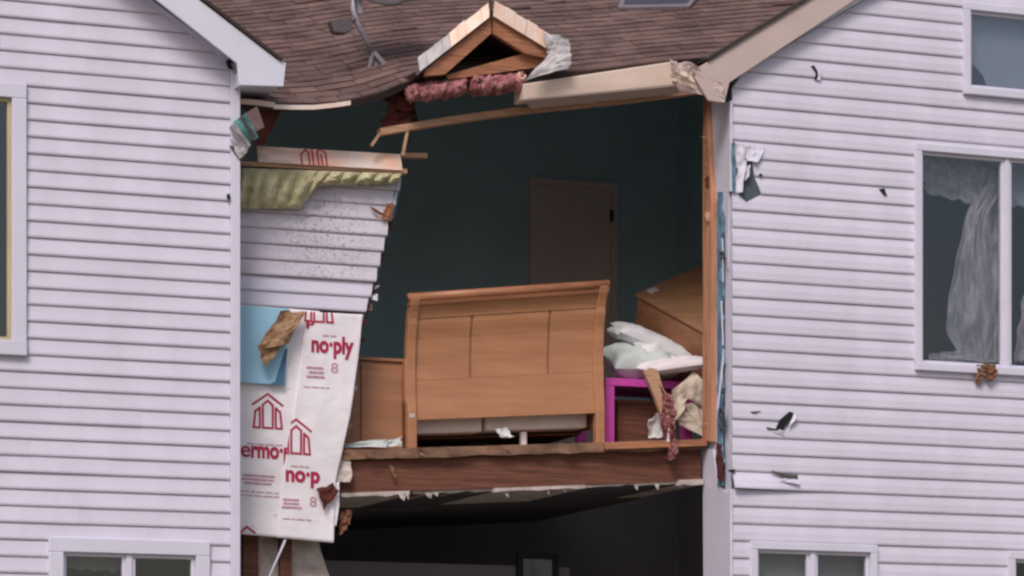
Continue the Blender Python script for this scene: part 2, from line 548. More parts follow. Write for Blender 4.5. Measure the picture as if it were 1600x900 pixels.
def window(parent, x0, x1, z0, z1, y, mull=None, liner=None, glass='glass', label=None, cas=0.075, trim='trim'):
    """casing, sashes and panes in an opening x0..x1, z0..z1 (outer casing size)"""
    w = empty('window', ((x0 + x1) / 2, y, z0))
    w.parent = parent
    w.matrix_parent_inverse = Matrix.Translation(-Vector(parent.location))
    if label: w['label'] = label
    f = MB()
    yo, yi = y - 0.042, y + 0.05
    f.box(x0, x1, yo, yi, z1 - cas, z1)
    f.box(x0, x1, yo - 0.012, yi, z0, z0 + cas)
    f.box(x0, x0 + cas, yo, yi, z0 + cas, z1 - cas)
    f.box(x1 - cas, x1, yo, yi, z0 + cas, z1 - cas)
    fr = mk(f, 'frame', trim, w, bevel=0.006)
    ax0, ax1, az0, az1 = x0 + cas, x1 - cas, z0 + cas, z1 - cas
    cells = [(ax0, ax1)] if mull is None else [(ax0, mull - 0.022), (mull + 0.022, ax1)]
    if mull is not None:
        mk(MB().box(mull - 0.022, mull + 0.022, y - 0.02, y + 0.045, az0, az1), 'mullion', trim, w, bevel=0.004)
    for a, b in cells:
        s = MB()
        t = 0.026
        ys, ye = y - 0.004, y + 0.04
        s.box(a, b, ys, ye, az1 - t, az1).box(a, b, ys, ye, az0, az0 + t)
        s.box(a, a + t, ys, ye, az0 + t, az1 - t).box(b - t, b, ys, ye, az0 + t, az1 - t)
        mk(s, 'sash', liner or trim, w, bevel=0.003)
        mk(MB().box(a + t, b - t, y + 0.016, y + 0.021, az0 + t, az1 - t), 'pane', glass, w)
    return w

def mk(mb, name, m, parent, **kw):
    """build a sub-part under an Empty that is itself a child of an Empty"""
    o = mb.build(name, m, None, **kw)
    o.parent = parent
    mw = Matrix.Translation(Vector(parent.location))
    o.matrix_parent_inverse = mw.inverted()
    return o

def sub_empty(name, parent, loc):
    e = empty(name, loc)
    e.parent = parent
    e.matrix_parent_inverse = Matrix.Translation(-Vector(parent.location))
    return e

# ================================================================== LEFT GABLED HOUSE
DECK_Z = 4.15
def rake_x(a, b, y, z):
    """x on the line through photo points a, b (on plane y) at height z"""
    p, q = W(*a, y), W(*b, y)
    return p.x + (q.x - p.x) * (z - p.z) / (q.z - p.z)

XL = W(374, 500, 0).x              # right corner of the left house
left = thing('gabled_house', (W(0, 500).x, 0, 0), 'white-sided house end with blue-white rake board, left of the torn opening', 'house')
RA, RB = (351, 87), (234, 0)       # where its siding meets the rake
xl_far = W(-700, 500).x
zapex = 12.3
hl = 26.25 / FPX * (W(40, 500) - CAM).dot(Vector((S_, C_, 0)))
zl0 = ZZ(40, 161) - 34 * hl
wins_l = []
wx = lambda px, y=0.0: W(px, 500, y).x
wins_l.append((wx(-175), wx(40), ZZ(20, 556), ZZ(20, 131), wx(-66)))
wins_l.append((wx(75), wx(326), ZZ(75, 1080), ZZ(75, 839), wx(201)))
wall = wall_panel(xl_far, XL - 0.03, 0.0, zapex, 0.004, 0.12,
                  [(a + 0.06, b - 0.06, c + 0.06, d - 0.06) for a, b, c, d, _ in wins_l])
pa, pb = W(*RA), W(*RB)
rd = (pb - pa).normalized()
rn = Vector((-rd.z, 0, rd.x))
if rn.z < 0: rn = -rn
wall_l = wall.build('wall', 'sheath_grey', left, cuts=[(pa + rn * 0.03, rn)])
XPL = wx(358)
k = 0
z = zl0
while z < ZZ(0, -190):
    mid = z + hl / 2
    def lim(zz):
        return min(XPL + 0.004, rake_x(RA, RB, 0, zz) - 0.004)
    xs_ = W(-260, 500).x
    if lim(z) - xs_ > 0.02:
        course(wall_l, z, hl, (xs_, xs_), (lim(z), lim(z + hl)), wins_l, PROF_A, 1.0 + k * 0.37)
    z += hl
    k += 1
MB().box(xl_far, XL, -0.01, 0.2, 0, zl0 - 0.002).build('foundation', 'concrete', left)
# corner post
cp = MB().box(wx(358) + 0.006, XL, -0.03, 0.002, zl0, ZZ(366, 100))
cp.box(XL - 0.014, XL, 0.002, 0.12, zl0, ZZ(366, 100))
cp.build('corner_post', 'trim', left, bevel=0.006)
# rake board, soffit, roof
YB = -0.22
rk = MB().ppoly([(-15, -205), (245, 0), (371, 99), (374, 133), (443, 135), (447, 98), (432, 92), (312, 0), (47, -205)], YB, 0.025)
rk.build('rake_board', 'fascia_left', left, bevel=0.004)
sf = MB().prism([W(236, 0, 0) + rn * 0.012, W(350, 86, 0) + rn * 0.012, W(350, 86, 0) + rn * 0.03, W(236, 0, 0) + rn * 0.03], (0, YB + 0.026, 0))
p1, p2 = W(350, 86, 0) - rd * 0.02, W(350, 86, 0) + rd * 3.5
MB().prism([p1 + rn * 0.012, p2 + rn * 0.012, p2 + rn * 0.035, p1 + rn * 0.035], (0, YB + 0.026, 0)).build('soffit', 'trim', left)
MB().prism([W(376, 131, YB + 0.03) , W(441, 133, YB + 0.03), W(441, 110, YB + 0.03), W(376, 110, YB + 0.03)], (0, 0.6, 0)).build('eave_return', 'fascia_left', left)
j1, j2 = W(356, 92, 0) , W(356, 92, 0) + rd * 3.5
MB().bar(j1 - rn * 0.012 + Vector((0, -0.02, 0)), j2 - rn * 0.012 + Vector((0, -0.02, 0)), 0.028, 0.03).build('rake_channel', 'trim', left)
e = W(449, 96, YB)
top = W(432, 91, YB)
up = (W(312, -1, YB) - W(432, 92, YB)).normalized()
un = Vector((-up.z, 0, up.x))
if un.z < 0: un = -un
apex = top + up * 5.2
def slab(p, q, n, t, y0, y1):
    return MB().prism([Vector((p.x, y0, p.z)), Vector((q.x, y0, q.z)), Vector((q.x, y0, q.z)) + n * t, Vector((p.x, y0, p.z)) + n * t], (0, y1 - y0, 0))
slab(top - up * 0.04, apex, un, 0.022, YB - 0.02, 0.125).build('roof', 'roof_edge', left)
slab(top + up * ((top.x - XL + 0.03) / -up.x), apex, un, 0.022, 0.127, 6.0).build('roof', 'roof_edge', left)
mirror = Vector((2 * apex.x - top.x, 0, top.z))
slab(mirror, apex, Vector((-un.x, 0, un.z)), 0.035, YB - 0.02, 6.0).build('roof', 'roof_edge', left)
# closed shell behind
sh = MB()
sh.box(xl_far, XL - 0.10, 5.8, 5.9, 0, zapex - 2)
sh.box(XL - 0.10, XL - 0.016, 0.125, 6.0, 0, ZZ(360, 95))
sh.box(xl_far - 0.1, xl_far, 0.004, 5.9, 0, zapex - 2.5)
sh.box(xl_far, XL - 0.10, 0.13, 5.8, DECK_Z - 0.3, DECK_Z)
sh.box(xl_far, XL - 0.10, 2.2, 2.3, 0, zapex - 2.6)
sh.build('interior_wall', 'room_grey', left, cuts=[(pa - rn * 0.02, rn)])
for i, (a, b, c, d, m_) in enumerate(wins_l):
    window(left, a, b, c, d, 0.0, m_, 'yellow_liner' if i == 0 else None, 'glass',
           ['tall window with yellowed inner edge at the left margin', 'two-pane sliding window at the lower left'][i], cas=0.105)

# ================================================================== RIGHT GABLED HOUSE
XR = W(1140, 500, 0).x
right = thing('gabled_house', (W(1400, 500).x, 0, 0), 'white-sided house end with beige rake board, right of the torn opening', 'house')
RRA, RRB = (1141, 124), (1348, 0)
hr = 26.6 / FPX * (W(1420, 500) - CAM).dot(Vector((S_, C_, 0)))
zr0 = ZZ(1420, 588) - 16 * hr
xr_far = wx(1800)
wins_r = [(wx(1503), wx(1760), ZZ(1503, 148), ZZ(1503, 4), None),
          (wx(1427), wx(1716), ZZ(1427, 579), ZZ(1427, 224), wx(1572)),
          (wx(1170), wx(1368), ZZ(1170, 1040), ZZ(1170, 846), wx(1269)),
          (wx(1573), wx(1780), ZZ(1573, 1060), ZZ(1573, 862), wx(1676))]
pa, pb = W(*RRA), W(*RRB)
rdr = (pb - pa).normalized()
rnr = Vector((-rdr.z, 0, rdr.x))
if rnr.z < 0: rnr = -rnr
wall = wall_panel(XR + 0.025, xr_far + 3, 0.0, zapex, 0.004, 0.12,
                  [(a + 0.05, b - 0.05, c + 0.05, d - 0.05) for a, b, c, d, _ in wins_r])
wall_r = wall.build('wall', 'sheath_grey', right, cuts=[(pa + rnr * 0.03, rnr)])
TEAR = [(222, 1144), (228, 1166), (240, 1176), (256, 1171), (272, 1177), (290, 1184), (306, 1190), (323, 1197)]
def tear_px(py):
    for (a, b), (c, d) in zip(TEAR, TEAR[1:]):
        if a <= py <= c:
            return b + (d - b) * (py - a) / (c - a)
    return None
def py_at(px, zz):
    w = W(px, 500, 0)
    dep = (w - CAM).dot(Vector((S_, C_, 0)))
    return HOR - (zz - CAM.z) / dep * FPX
z = zr0
k = 0
while z < ZZ(1600, -120):
    mid = z + hr / 2
    def liml(zz):
        return max(XR + 0.018, rake_x(RRA, RRB, 0, zz) + 0.004)
    pyb, pyt = py_at(1165, z), py_at(1165, z + hr)
    tb, tt = tear_px(pyb), tear_px(pyt)
    xl_ = [liml(z), liml(z + hr)]
    if tb or tt:
        xl_ = [wx(tb) if tb else xl_[0], wx(tt) if tt else xl_[1]]
        if pyb > 298:
            plank(wall_r, z, hr, (XR + 0.018,) * 2, (wx(1176) if pyb > 315 else wx(1150), wx(1152)), 0.0, PROF_B, sd=4.4)
    pyl = py_at(1140, z)
    lift = None
    tilt = 0.0
    if 752 < pyl < 779:
        lift = lambda x: 0.055 * max(0.0, 1 - (x - XR) / (wx(1300) - XR)) ** 1.3
    course(wall_r, z, hr, xl_, (xr_far, xr_far), wins_r, PROF_B, 50 + k * 0.41, lift)
    z += hr
    k += 1
MB().box(XR, xr_far + 3, -0.01, 0.2, 0, zr0 - 0.002).build('foundation', 'concrete', right)
MB().box(XR - 0.004, XR + 0.016, -0.024, 0.02, zr0, ZZ(1140, 765)).build('corner_post', 'trim', right, bevel=0.004)
MB().box(XR - 0.004, XR + 0.016, -0.024, 0.02, ZZ(1140, 300), ZZ(1140, 158)).build('corner_post', 'trim', right, bevel=0.004)
YBR = -0.10
MB().ppoly([(1092, 105), (1264, 0), (1460, -120), (1535, -125), (1336, 0), (1140, 129), (1132, 161), (1107, 157), (1086, 122)], YBR, 0.025).build('rake_board', 'fascia_right', right, bevel=0.004)
p1, p2 = pa - rdr * 0.03, pa + rdr * 3.5
MB().prism([p1 + rnr * 0.006, p2 + rnr * 0.006, p2 + rnr * 0.03, p1 + rnr * 0.03], (0, YBR + 0.026, 0)).build('soffit', 'trim', right)
upr = (W(1264, -1, YBR) - W(1092, 104, YBR)).normalized()
unr = Vector((-upr.z, 0, upr.x))
if unr.z < 0: unr = -unr
topr = W(1105, 96, YBR)
apexr = topr + upr * 4.6
XP = XR + 1.42                       # party wall behind the facade
slab(topr, apexr, unr, 0.022, YBR - 0.02, 0.125).build('roof', 'roof_edge', right)
slab(topr + upr * ((XP - topr.x) / upr.x), apexr, unr, 0.022, 0.127, 6.0).build('roof', 'roof_edge', right)
slab(Vector((2 * apexr.x - topr.x, 0, topr.z)), apexr, Vector((-unr.x, 0, unr.z)), 0.045, YBR - 0.02, 6.0).build('roof', 'roof_edge', right)
sh = MB()
sh.box(XP + 0.1, xr_far + 3, 5.8, 5.9, 0, 9.5)
sh.box(XP, XP + 0.1, 0.125, 5.9, 0, 9.0)
sh.box(xr_far + 3, xr_far + 3.1, 0.004, 5.9, 0, 9.0)
sh.box(XP + 0.1, xr_far + 3, 0.13, 5.8, DECK_Z - 0.3, DECK_Z)
sh.box(XP + 0.1, xr_far + 3, 2.0, 2.1, 0, 9.0)
sh.build('interior_wall', 'room_grey', right, cuts=[(pa - rnr * 0.02, rnr)])
labs = ['small high window with pale blind under the right gable', 'broken two-pane window with torn curtains on the right house',
        'two-pane sliding window at the bottom, right of the opening', 'partly seen window at the lower right margin']
for i, (a, b, c, d, m_) in enumerate(wins_r):
    window(right, a, b, c, d, 0.0, m_, None, 'glass_mirror' if i in (0,) else 'glass', labs[i], cas=0.06)
# loose torn siding flaps at the tear
def flap(pts, y, amp, seed, m, nm='torn_siding_flap', thick=0.003):
    c = [W(px, py, y + dy) for px, py, dy in pts]
    return sheet(c, amp, 2.2, seed, 8, 10, thick).build(nm, m, wall_r, smooth=False)
flap([(1146, 224, -.01), (1163, 226, -.05), (1165, 262, -.03), (1150, 262, 0)], 0, 0.012, 2, 'siding')
flap([(1160, 226, -.02), (1196, 231, -.02), (1184, 254, -.05), (1166, 250, -.03)], 0, 0.012, 5, 'trim')
flap([(1152, 262, -.01), (1166, 250, -.05), (1160, 300, -.06), (1148, 302, -.01)], 0, 0.014, 8, 'trim')
flap([(1143, 224, -.03), (1149, 224, -.03), (1149, 300, -.03), (1144, 300, -.03)], 0, 0.010, 13, 'foam_edge')
flap([(1166, 262, -.03), (1172, 256, -.04), (1171, 276, -.05), (1163, 282, -.03)], 0, 0.012, 15, 'siding')

# ================================================================== CENTRE: TORN HOUSE
YC = 0.45
centre = thing('torn_house', (W(740, 700, YC).x, YC, 0), 'middle house with its upper front wall torn away and brown shingle roof', 'house')
def deck_z(x, y=YC):
    p, q = W(530, 704, YC), W(1120, 686, YC)
    return p.z + (q.z - p.z) * (x - p.x) / (q.x - p.x)
# --- roof surface, sagging to the left
EY = 0.10
EAVE = [(300, 158), (345, 160), (400, 162), (470, 165), (540, 159), (600, 145), (650, 122), (700, 112), (800, 112), (895, 112), (1000, 101), (1100, 92), (1300, 74), (1560, 50)]
EP = [W(a, b, EY) for a, b in EAVE]
xa, xb = EP[0].x, EP[-1].x
def eave_z(x):
    for p, q in zip(EP, EP[1:]):
        if x <= q.x:
            t = (x - p.x) / (q.x - p.x)
            return p.z + (q.z - p.z) * t
    return EP[-1].z
_bz = {}
def base_z(x):
    k_ = round(x, 2)
    if k_ not in _bz:
        ws = [(o, 1 - abs(o) / 1.5) for o in [i * 0.1 for i in range(-14, 15)]]
        _bz[k_] = sum(eave_z(min(max(x + o, xa), xb)) * w for o, w in ws) / sum(w for _, w in ws)
    return _bz[k_]
PITCH = 0.5
def roof_pt(x, q, lift=0.0):
    z = base_z(x) + (eave_z(x) - base_z(x)) * math.exp(-q / 0.8) + PITCH * q
    z += 0.010 * nz(x * 1.1, q * 0.9, 4) + lift * 0.894
    return Vector((x, EY + q - lift * 0.447, z))
QMAX = 5.2
def on_roof(px, py, lift=0.0):
    d = ray(px, py)
    lo, hi = 20.0, 34.0
    for _ in range(60):
        m = (lo + hi) / 2
        p = CAM + d * m
        if p.y - EY < 0 or p.z > roof_pt(p.x, p.y - EY, lift).z: lo = m
        else: hi = m
    return CAM + d * lo
DX0, DX1 = W(672, 118, EY).x, W(862, 118, EY).x
roof = MB()
def rf(u, v):
    return roof_pt(xa + (xb - xa) * u, QMAX * v)
roof.grid(rf, 60, 24, 0.05, (0, 0.447, -0.894))
roof_o = roof.build('roof', 'roof_edge', centre)
def rc(u, v):
    p = roof_pt(XL - 0.01 + (XP - XL) * u, 0.55 + (QMAX - 1.2) * v)
    return p + Vector((0, 0, -0.14))
MB().grid(rc, 30, 12, 0.03, (0, 0.447, -0.894)).build('sloping_ceiling', 'teal_wall', centre)
# shingle tabs, joined: each about 60 x 7 photo pixels
shg = MB()
ROW = 0.127
nrow = int(QMAX / (ROW * 0.894))
for r in range(nrow):
    q0 = r * ROW * 0.894
    q1 = q0 + ROW * 0.894 * 1.25
    x = xa + random.uniform(0, 0.3)
    while x < xb - 0.05:
        w = random.choice([0.16, 0.22, 0.3, 0.34])
        x2 = min(x + w, xb)
        g_ = 0.004
        lift0 = 0.011 + random.uniform(0, 0.006)
        if random.random() < 0.03: lift0 += 0.012
        dq = random.uniform(-0.006, 0.006)
        n = [roof_pt(x + g_, q0 + dq, lift0), roof_pt(x2 - g_, q0 + dq, lift0), roof_pt(x2 - g_, q1, 0.004), roof_pt(x + g_, q1, 0.004),
             roof_pt(x + g_, q0 + dq, 0.0005), roof_pt(x2 - g_, q0 + dq, 0.0005)]
        shg.add(n, [(0, 1, 2, 3), (4, 5, 1, 0), (1, 5, 2), (0, 3, 4)])
        x = x2
so = shg.build('shingles', 'shingle', roof_o)
tag(so, None, None, None, 'stuff')
# white drip edge under the left of the eave, and torn felt edge
de = MB()
pts = [(428, 164), (455, 165), (490, 165), (520, 162), (548, 158)]
for (a, b), (c, d) in zip(pts, pts[1:]):
    de.prism([W(a, b - 1, EY - 0.03), W(c, d - 1, EY - 0.03), W(c, d + 6, EY - 0.03), W(a, b + 6, EY - 0.03)], (0, 0.012, 0))
de.build('drip_edge', 'flash_white_glow', roof_o)
de = MB()
pts = [(376, 154), (400, 156), (430, 160)]
for (a, b), (c, d) in zip(pts, pts[1:]):
    de.prism([W(a, b, EY - 0.03), W(c, d, EY - 0.03), W(c, d + 8, EY - 0.03), W(a, b + 8, EY - 0.03)], (0, 0.012, 0))
de.build('drip_edge', 'gutter', roof_o)

# --- bump-out gable over the opening
DY = -0.06
gable = sub_empty('gable_bump', centre, W(768, 112, DY))
A = (768, 26)
def rafter(a, b, wpx, y, d, nm, m):
    # a (top, outer edge) to b, width measured straight down
    return MB().ppoly([(a[0], a[1]), (b[0], b[1]), (b[0], b[1] + wpx), (a[0], a[1] + wpx)], y, d).build(nm, m, gable, bevel=0.003)
MB().ppoly([(768, 26), (664, 110), (664, 119), (696, 116), (768, 52)], DY, 0.05).build('rafter', 'lumber', gable, bevel=0.003)
MB().ppoly([(770, 26), (770, 52), (822, 84), (866, 92), (870, 84)], DY, 0.05).build('rafter', 'lumber', gable, bevel=0.003)
MB().ppoly([(698, 117), (824, 82), (862, 92), (852, 103), (760, 116), (700, 124)], DY + 0.06, 0.03).build('bottom_chord', 'lumber', gable)
MB().ppoly([(664, 122), (700, 126), (812, 113), (818, 124), (668, 132)], DY + 0.11, 0.03).build('plywood_strip', 'rim', gable)
# little roof planes running back into the main roof
ap, lf, rt = W(768, 16, DY), W(648, 112, DY), W(880, 84, DY)
for nm, q in (('left', lf), ('right', rt)):
    d = (q - ap).normalized()
    n = Vector((-d.z, 0, d.x))
    if n.z < 0: n = -n
    back = 1.35
    a0, q0 = ap - n * 0.035, q - n * 0.035
    vsx = [a0, q0, q, ap]
    vb = [p + Vector((0, back if i in (0, 3) else 0.35, 0)) for i, p in enumerate(vsx)]
    MB().add(vsx + vb, [(0, 1, 2, 3), (7, 6, 5, 4), (0, 4, 5, 1), (1, 5, 6, 2), (2, 6, 7, 3), (3, 7, 4, 0)]).build('roof_slope', 'shingle', gable)
# bent trim pieces along the rakes
def trim_run(p0, p1, n, hpx, mats, skew, y=DY - 0.03):
    for i in range(n):
        t0, t1 = i / n, (i + 1) / n - 0.04 / n
        a = (p0[0] + (p1[0] - p0[0]) * t0, p0[1] + (p1[1] - p0[1]) * t0)
        b = (p0[0] + (p1[0] - p0[0]) * t1, p0[1] + (p1[1] - p0[1]) * t1)
        j = random.uniform(-1.2, 1.2)
        h = hpx * random.uniform(0.92, 1.05)
        m = mats[min(len(mats) - 1, int(i / n * len(mats)))]
        yj = y - random.uniform(0, 0.012)
        c = [W(a[0] + skew, a[1] - h + j, yj + 0.035), W(b[0] + skew, b[1] - h + j, yj + 0.035), W(b[0], b[1], yj), W(a[0], a[1], yj)]
        c2 = [p + Vector((0, 0.02, 0)) for p in c]
        MB().add(c + c2, [(0, 1, 2, 3), (7, 6, 5, 4), (0, 4, 5, 1), (1, 5, 6, 2), (2, 6, 7, 3), (3, 7, 4, 0)]).build('trim_piece', m, gable, bevel=0.002)
trim_run((766, 26), (656, 112), 9, 22, ['flash_white_glow', 'flash_white_glow', 'flash_grey', 'flash_grey'], -3)
trim_run((771, 25), (872, 86), 6, 24, ['flash_white_glow', 'flash_white_glow', 'flash_white_glow', 'flash_grey'], 3)
MB().tube([W(766, 28, DY - 0.05), W(767, 8, DY - 0.04), W(766, -14, DY)], 0.008).build('ridge_seam', 'roof_edge', gable)
# crumpled metal end of the right rake
sheet([W(846, 50, DY - .05), W(890, 60, DY - .02), W(893, 92, DY - .08), W(858, 84, DY - .06)], 0.03, 2.5, 3, 12, 10).build('crumpled_trim', 'flash_grey', gable)
sheet([W(858, 84, DY - .06), W(894, 84, DY - .09), W(888, 106, DY - .10), W(822, 124, DY - .12)], 0.022, 2.2, 9, 14, 8).build('crumpled_trim', 'flash_grey', gable)
MB().tube([W(816 + 5 * math.cos(t), 117 + 6 * math.sin(t), DY - 0.12) for t in [0.3 * i for i in range(14)]], 0.008, 6).build('curled_trim', 'flash_white_glow', gable)

# --- fascia box hanging at the eave (one long bent box)
fb = sub_empty('fascia_box', centre, W(940, 150, -0.05))
a, b = W(818, 131, -0.06), W(1058, 95, -0.06)
c, d = W(1064, 132, -0.04), W(818, 156, -0.04)
MB().add([a, b, c, d, a + Vector((0, .2, .02)), b + Vector((0, .2, .02)), c + Vector((0, .2, .0)), d + Vector((0, .2, 0))],
         [(0, 1, 2, 3), (7, 6, 5, 4), (0, 4, 5, 1), (1, 5, 6, 2), (2, 6, 7, 3), (3, 7, 4, 0)]).build('fascia_board', 'gutter', fb, bevel=0.008)
a, b = W(818, 157, -0.035), W(1064, 133.5, -0.035)
a2, b2 = W(830, 170, 0.22), W(1060, 146, 0.22)
MB().grid(lambda u, v: a.lerp(b, u).lerp(a2.lerp(b2, u), v), 8, 2, 0.01, (0, 0, 1)).build('soffit', 'fascia_right', fb)
sheet([W(1046, 92, -.10), W(1096, 104, -.13), W(1110, 150, -.06), W(1060, 138, -.05)], 0.03, 2.4, 21, 14, 12).build('crumpled_end', 'fascia_right', fb)
sheet([W(1046, 116, -.14), W(1078, 100, -.16), W(1090, 136, -.10), W(1052, 132, -.08)], 0.028, 2.6, 31, 12, 10).build('crumpled_end', 'gutter', fb)
sheet([W(1088, 112, -.08), W(1128, 130, -.12), W(1132, 160, -.12), W(1104, 154, -.05)], 0.02, 2.2, 35, 12, 10).build('crumpled_end', 'fascia_right', fb)

# --- broken header beam under the eave
hb = MB()
pts = [(592, 207), (700, 189), (830, 171), (960, 158), (1106, 140)]
for (p, q) in zip(pts, pts[1:]):
    hb.bar(W(p[0], p[1], 0.30), W(q[0], q[1], 0.30), 0.05, 0.09)
hb.build('header_beam', 'lumber_pale', centre)
for p, q, y, h in (((597, 203), (580, 228), 0.28, 0.02), ((637, 202), (629, 243), 0.27, 0.018)):
    MB().bar(W(*p, y), W(*q, y), h, 0.02, (0, 1, 0)).build('splintered_batten', 'lumber_pale', centre)
MB().bar(W(628, 243, 0.5), W(666, 244, 0.5), 0.035, 0.06).build('splintered_batten', 'lumber_pale', centre)

# --- room shell: back walls, partition, door
YBK = 4.0
zroof = 9.6
bw = MB()
bw.box(XL - 0.016, XP, YBK, YBK + 0.1, DECK_Z + 0.25, zroof + 0.6)
bw.build('back_wall', 'teal_wall', centre)
MB().box(XR + 0.02, XP - 0.03, 0.125, 0.15, DECK_Z + 0.25, 7.3).build('interior_wall', 'teal_wall', centre)
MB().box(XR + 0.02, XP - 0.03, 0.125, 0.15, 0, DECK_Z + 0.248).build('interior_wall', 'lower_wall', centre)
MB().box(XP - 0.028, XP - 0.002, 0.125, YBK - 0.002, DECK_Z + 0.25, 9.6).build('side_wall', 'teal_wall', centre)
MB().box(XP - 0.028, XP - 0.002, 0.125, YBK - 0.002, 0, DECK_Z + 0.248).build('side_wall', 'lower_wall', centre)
dx0, dx1 = W(826, 400, YBK).x, W(962, 400, YBK).x
dzt = ZZ(890, 283, YBK)
door = sub_empty('door', centre, (dx0, YBK, DECK_Z))
MB().box(dx0 + .06, dx1 - .06, YBK - 0.03, YBK - 0.002, deck_z(dx0), dzt - 0.06).build('door_leaf', 'door', door)
MB().box(dx0, dx0 + .058, YBK - 0.045, YBK - 0.002, deck_z(dx0), dzt).box(dx1 - .058, dx1, YBK - 0.045, YBK - 0.002, deck_z(dx0), dzt).box(dx0 + .058, dx1 - .058, YBK - 0.045, YBK - 0.002, dzt - 0.058, dzt).build('door_frame', 'door', door)
MB().box(dx1 - .075, dx1 - .05, YBK - 0.07, YBK - 0.045, ZZ(955, 348, YBK), ZZ(955, 330, YBK)).build('latch_plate', 'black', door)
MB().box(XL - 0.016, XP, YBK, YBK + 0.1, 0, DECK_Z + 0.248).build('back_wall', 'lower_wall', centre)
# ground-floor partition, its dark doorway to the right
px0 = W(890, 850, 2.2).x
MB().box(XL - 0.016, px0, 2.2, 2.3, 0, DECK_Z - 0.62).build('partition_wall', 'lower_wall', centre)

# --- sagging floor: deck, rim joist, broken ceiling boards
fx0, fx1 = W(514, 700, YC).x, XR - 0.02
floor = sub_empty('floor_deck', centre, (0, YC, DECK_Z))
za, zb = deck_z(fx0), deck_z(fx1)
def fslab(zo0, zo1, y0, y1, xs0=fx0, xs1=fx1, nm='x', m='deck_edge', jag=0.0, n=1):
    mb = MB()
    def z_(x): return deck_z(x)
    N_ = max(1, n)
    for i in range(N_):
        u0, u1 = xs0 + (xs1 - xs0) * i / N_, xs0 + (xs1 - xs0) * (i + 1) / N_
        j0 = jag * nz(u0 * 6, 2.2, zo0 * 9); j1 = jag * nz(u1 * 6, 2.2, zo0 * 9)
        vs = []
        for yy, jj in ((y0, 1), (y1, 0)):
            vs += [(u0, yy + j0 * jj, z_(u0) + zo0 + j0 * jj * .5), (u1, yy + j1 * jj, z_(u1) + zo0 + j1 * jj * .5), (u1, yy + j1 * jj, z_(u1) + zo1), (u0, yy + j0 * jj, z_(u0) + zo1)]
        mb.add(vs, [(0, 1, 2, 3), (7, 6, 5, 4), (0, 4, 5, 1), (3, 2, 6, 7)] + ([(0, 3, 7, 4)] if i == 0 else []) + ([(1, 5, 6, 2)] if i == N_ - 1 else []))
    return mb.build(nm, m, floor)
fslab(-0.075, 0.0, YC - 0.03, YBK - 0.01, nm='subfloor', m='deck_edge', jag=0.03, n=40)
fslab(-0.32, -0.077, YC + 0.03, YC + 0.075, nm='rim_joist', m='rim')
MB().box(W(945, 690, YC).x, XR - 0.012, YC - 0.075, YC - 0.032, 0, 0.0).v
bx0, bx1 = W(944, 690, YC - 0.06).x, XR - 0.012
MB().bar((bx0, YC - 0.055, deck_z(bx0) - 0.035), (bx1, YC - 0.055, deck_z(bx1) - 0.03), 0.055, 0.04).build('nosing_board', 'lumber', floor, bevel=0.003)
for k_, (a, b, yy, zo, t) in enumerate([(533, 640, 0.02, -0.335, 0.035), (645, 770, 0.05, -0.33, 0.03), (772, 915, 0.0, -0.338, 0.03), (905, 1060, 0.04, -0.325, 0.028), (1060, 1099, 0.0, -0.335, 0.05)]):
    x0, x1 = W(a, 765, YC + yy).x, W(b, 760, YC + yy).x
    z0_, z1_ = deck_z(x0) + zo, deck_z(x1) + zo
    mb = MB()
    n = 10
    vs, fs = [], []
    for i in range(n + 1):
        x = x0 + (x1 - x0) * i / n
        zz = z0_ + (z1_ - z0_) * i / n
        j = 0.5 * t * (nz(x * 9, k_ * 3.0, 1) + 0.3)
        vs += [(x, YC + yy, zz + t / 2), (x, YC + yy, zz - t / 2 + j), (x, YC + 1.2, zz + t / 2), (x, YC + 1.2, zz - t / 4)]
    for i in range(n):
        o = i * 4
        fs += [(o, o + 1, o + 5, o + 4), (o + 2, o + 6, o + 7, o + 3), (o, o + 4, o + 6, o + 2), (o + 1, o + 3, o + 7, o + 5)]
    fs += [(0, 2, 3, 1), (n * 4, n * 4 + 1, n * 4 + 3, n * 4 + 2)]
    mb.add(vs, fs).build('drywall_strip', 'drywall', floor)
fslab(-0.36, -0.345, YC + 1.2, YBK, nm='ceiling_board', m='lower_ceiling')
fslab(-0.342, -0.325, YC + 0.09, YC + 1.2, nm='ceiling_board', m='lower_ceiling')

# --- right jamb: side wall of the right house facing the gap
jm = MB().box(XR + 0.02, XR + 0.05, 0.02, YC - 0.02, 0.0, ZZ(1138, 160))
jm.build('jamb_wall', 'trim', centre)
# exposed stud at the edge of the opening, split and scarred
XS = XR - 0.012
def sidepoly(pts, x, d):
    """polygon on plane X = x, photo points, extruded towards the gap"""
    return MB().prism([V(a, b, x) for a, b in pts], (d, 0, 0))
sidepoly([(1107, 150), (1112, 150), (1115, 240), (1120, 318), (1119.5, 480), (1119, 690), (1105, 690), (1106.5, 480), (1106, 320)], XR + 0.018, -0.045).build('stud', 'lumber_v', centre)
wr = sidepoly([(1113, 158), (1141, 160), (1141, 300), (1139, 420), (1136, 345), (1129, 318), (1123, 296), (1119, 240), (1116, 205)], XR + 0.016, -0.012)
wr.build('torn_corner_wrap', 'trim', centre)
sidepoly([(1100, 700), (1116, 702), (1122, 752), (1134, 768), (1140, 770), (1140, 1060), (1102, 1060)], XR + 0.016, -0.012).build('corner_wrap', 'trim', centre)
bl = MB()
zz = 300
pts_l, pts_r = [], []
while zz <= 766:
    pts_l.append((1124 + 1.2 * nz(zz * 0.07), zz))
    pts_r.append((1131 + 3.2 * nz(zz * 0.11, 3) + (1.2 if (int(zz / 26) % 2) else -0.6), zz))
    zz += 9
bl = sidepoly(pts_l + pts_r[::-1], XR + 0.012, -0.02)
bl.build('torn_foam_strip', 'foam_edge', centre)
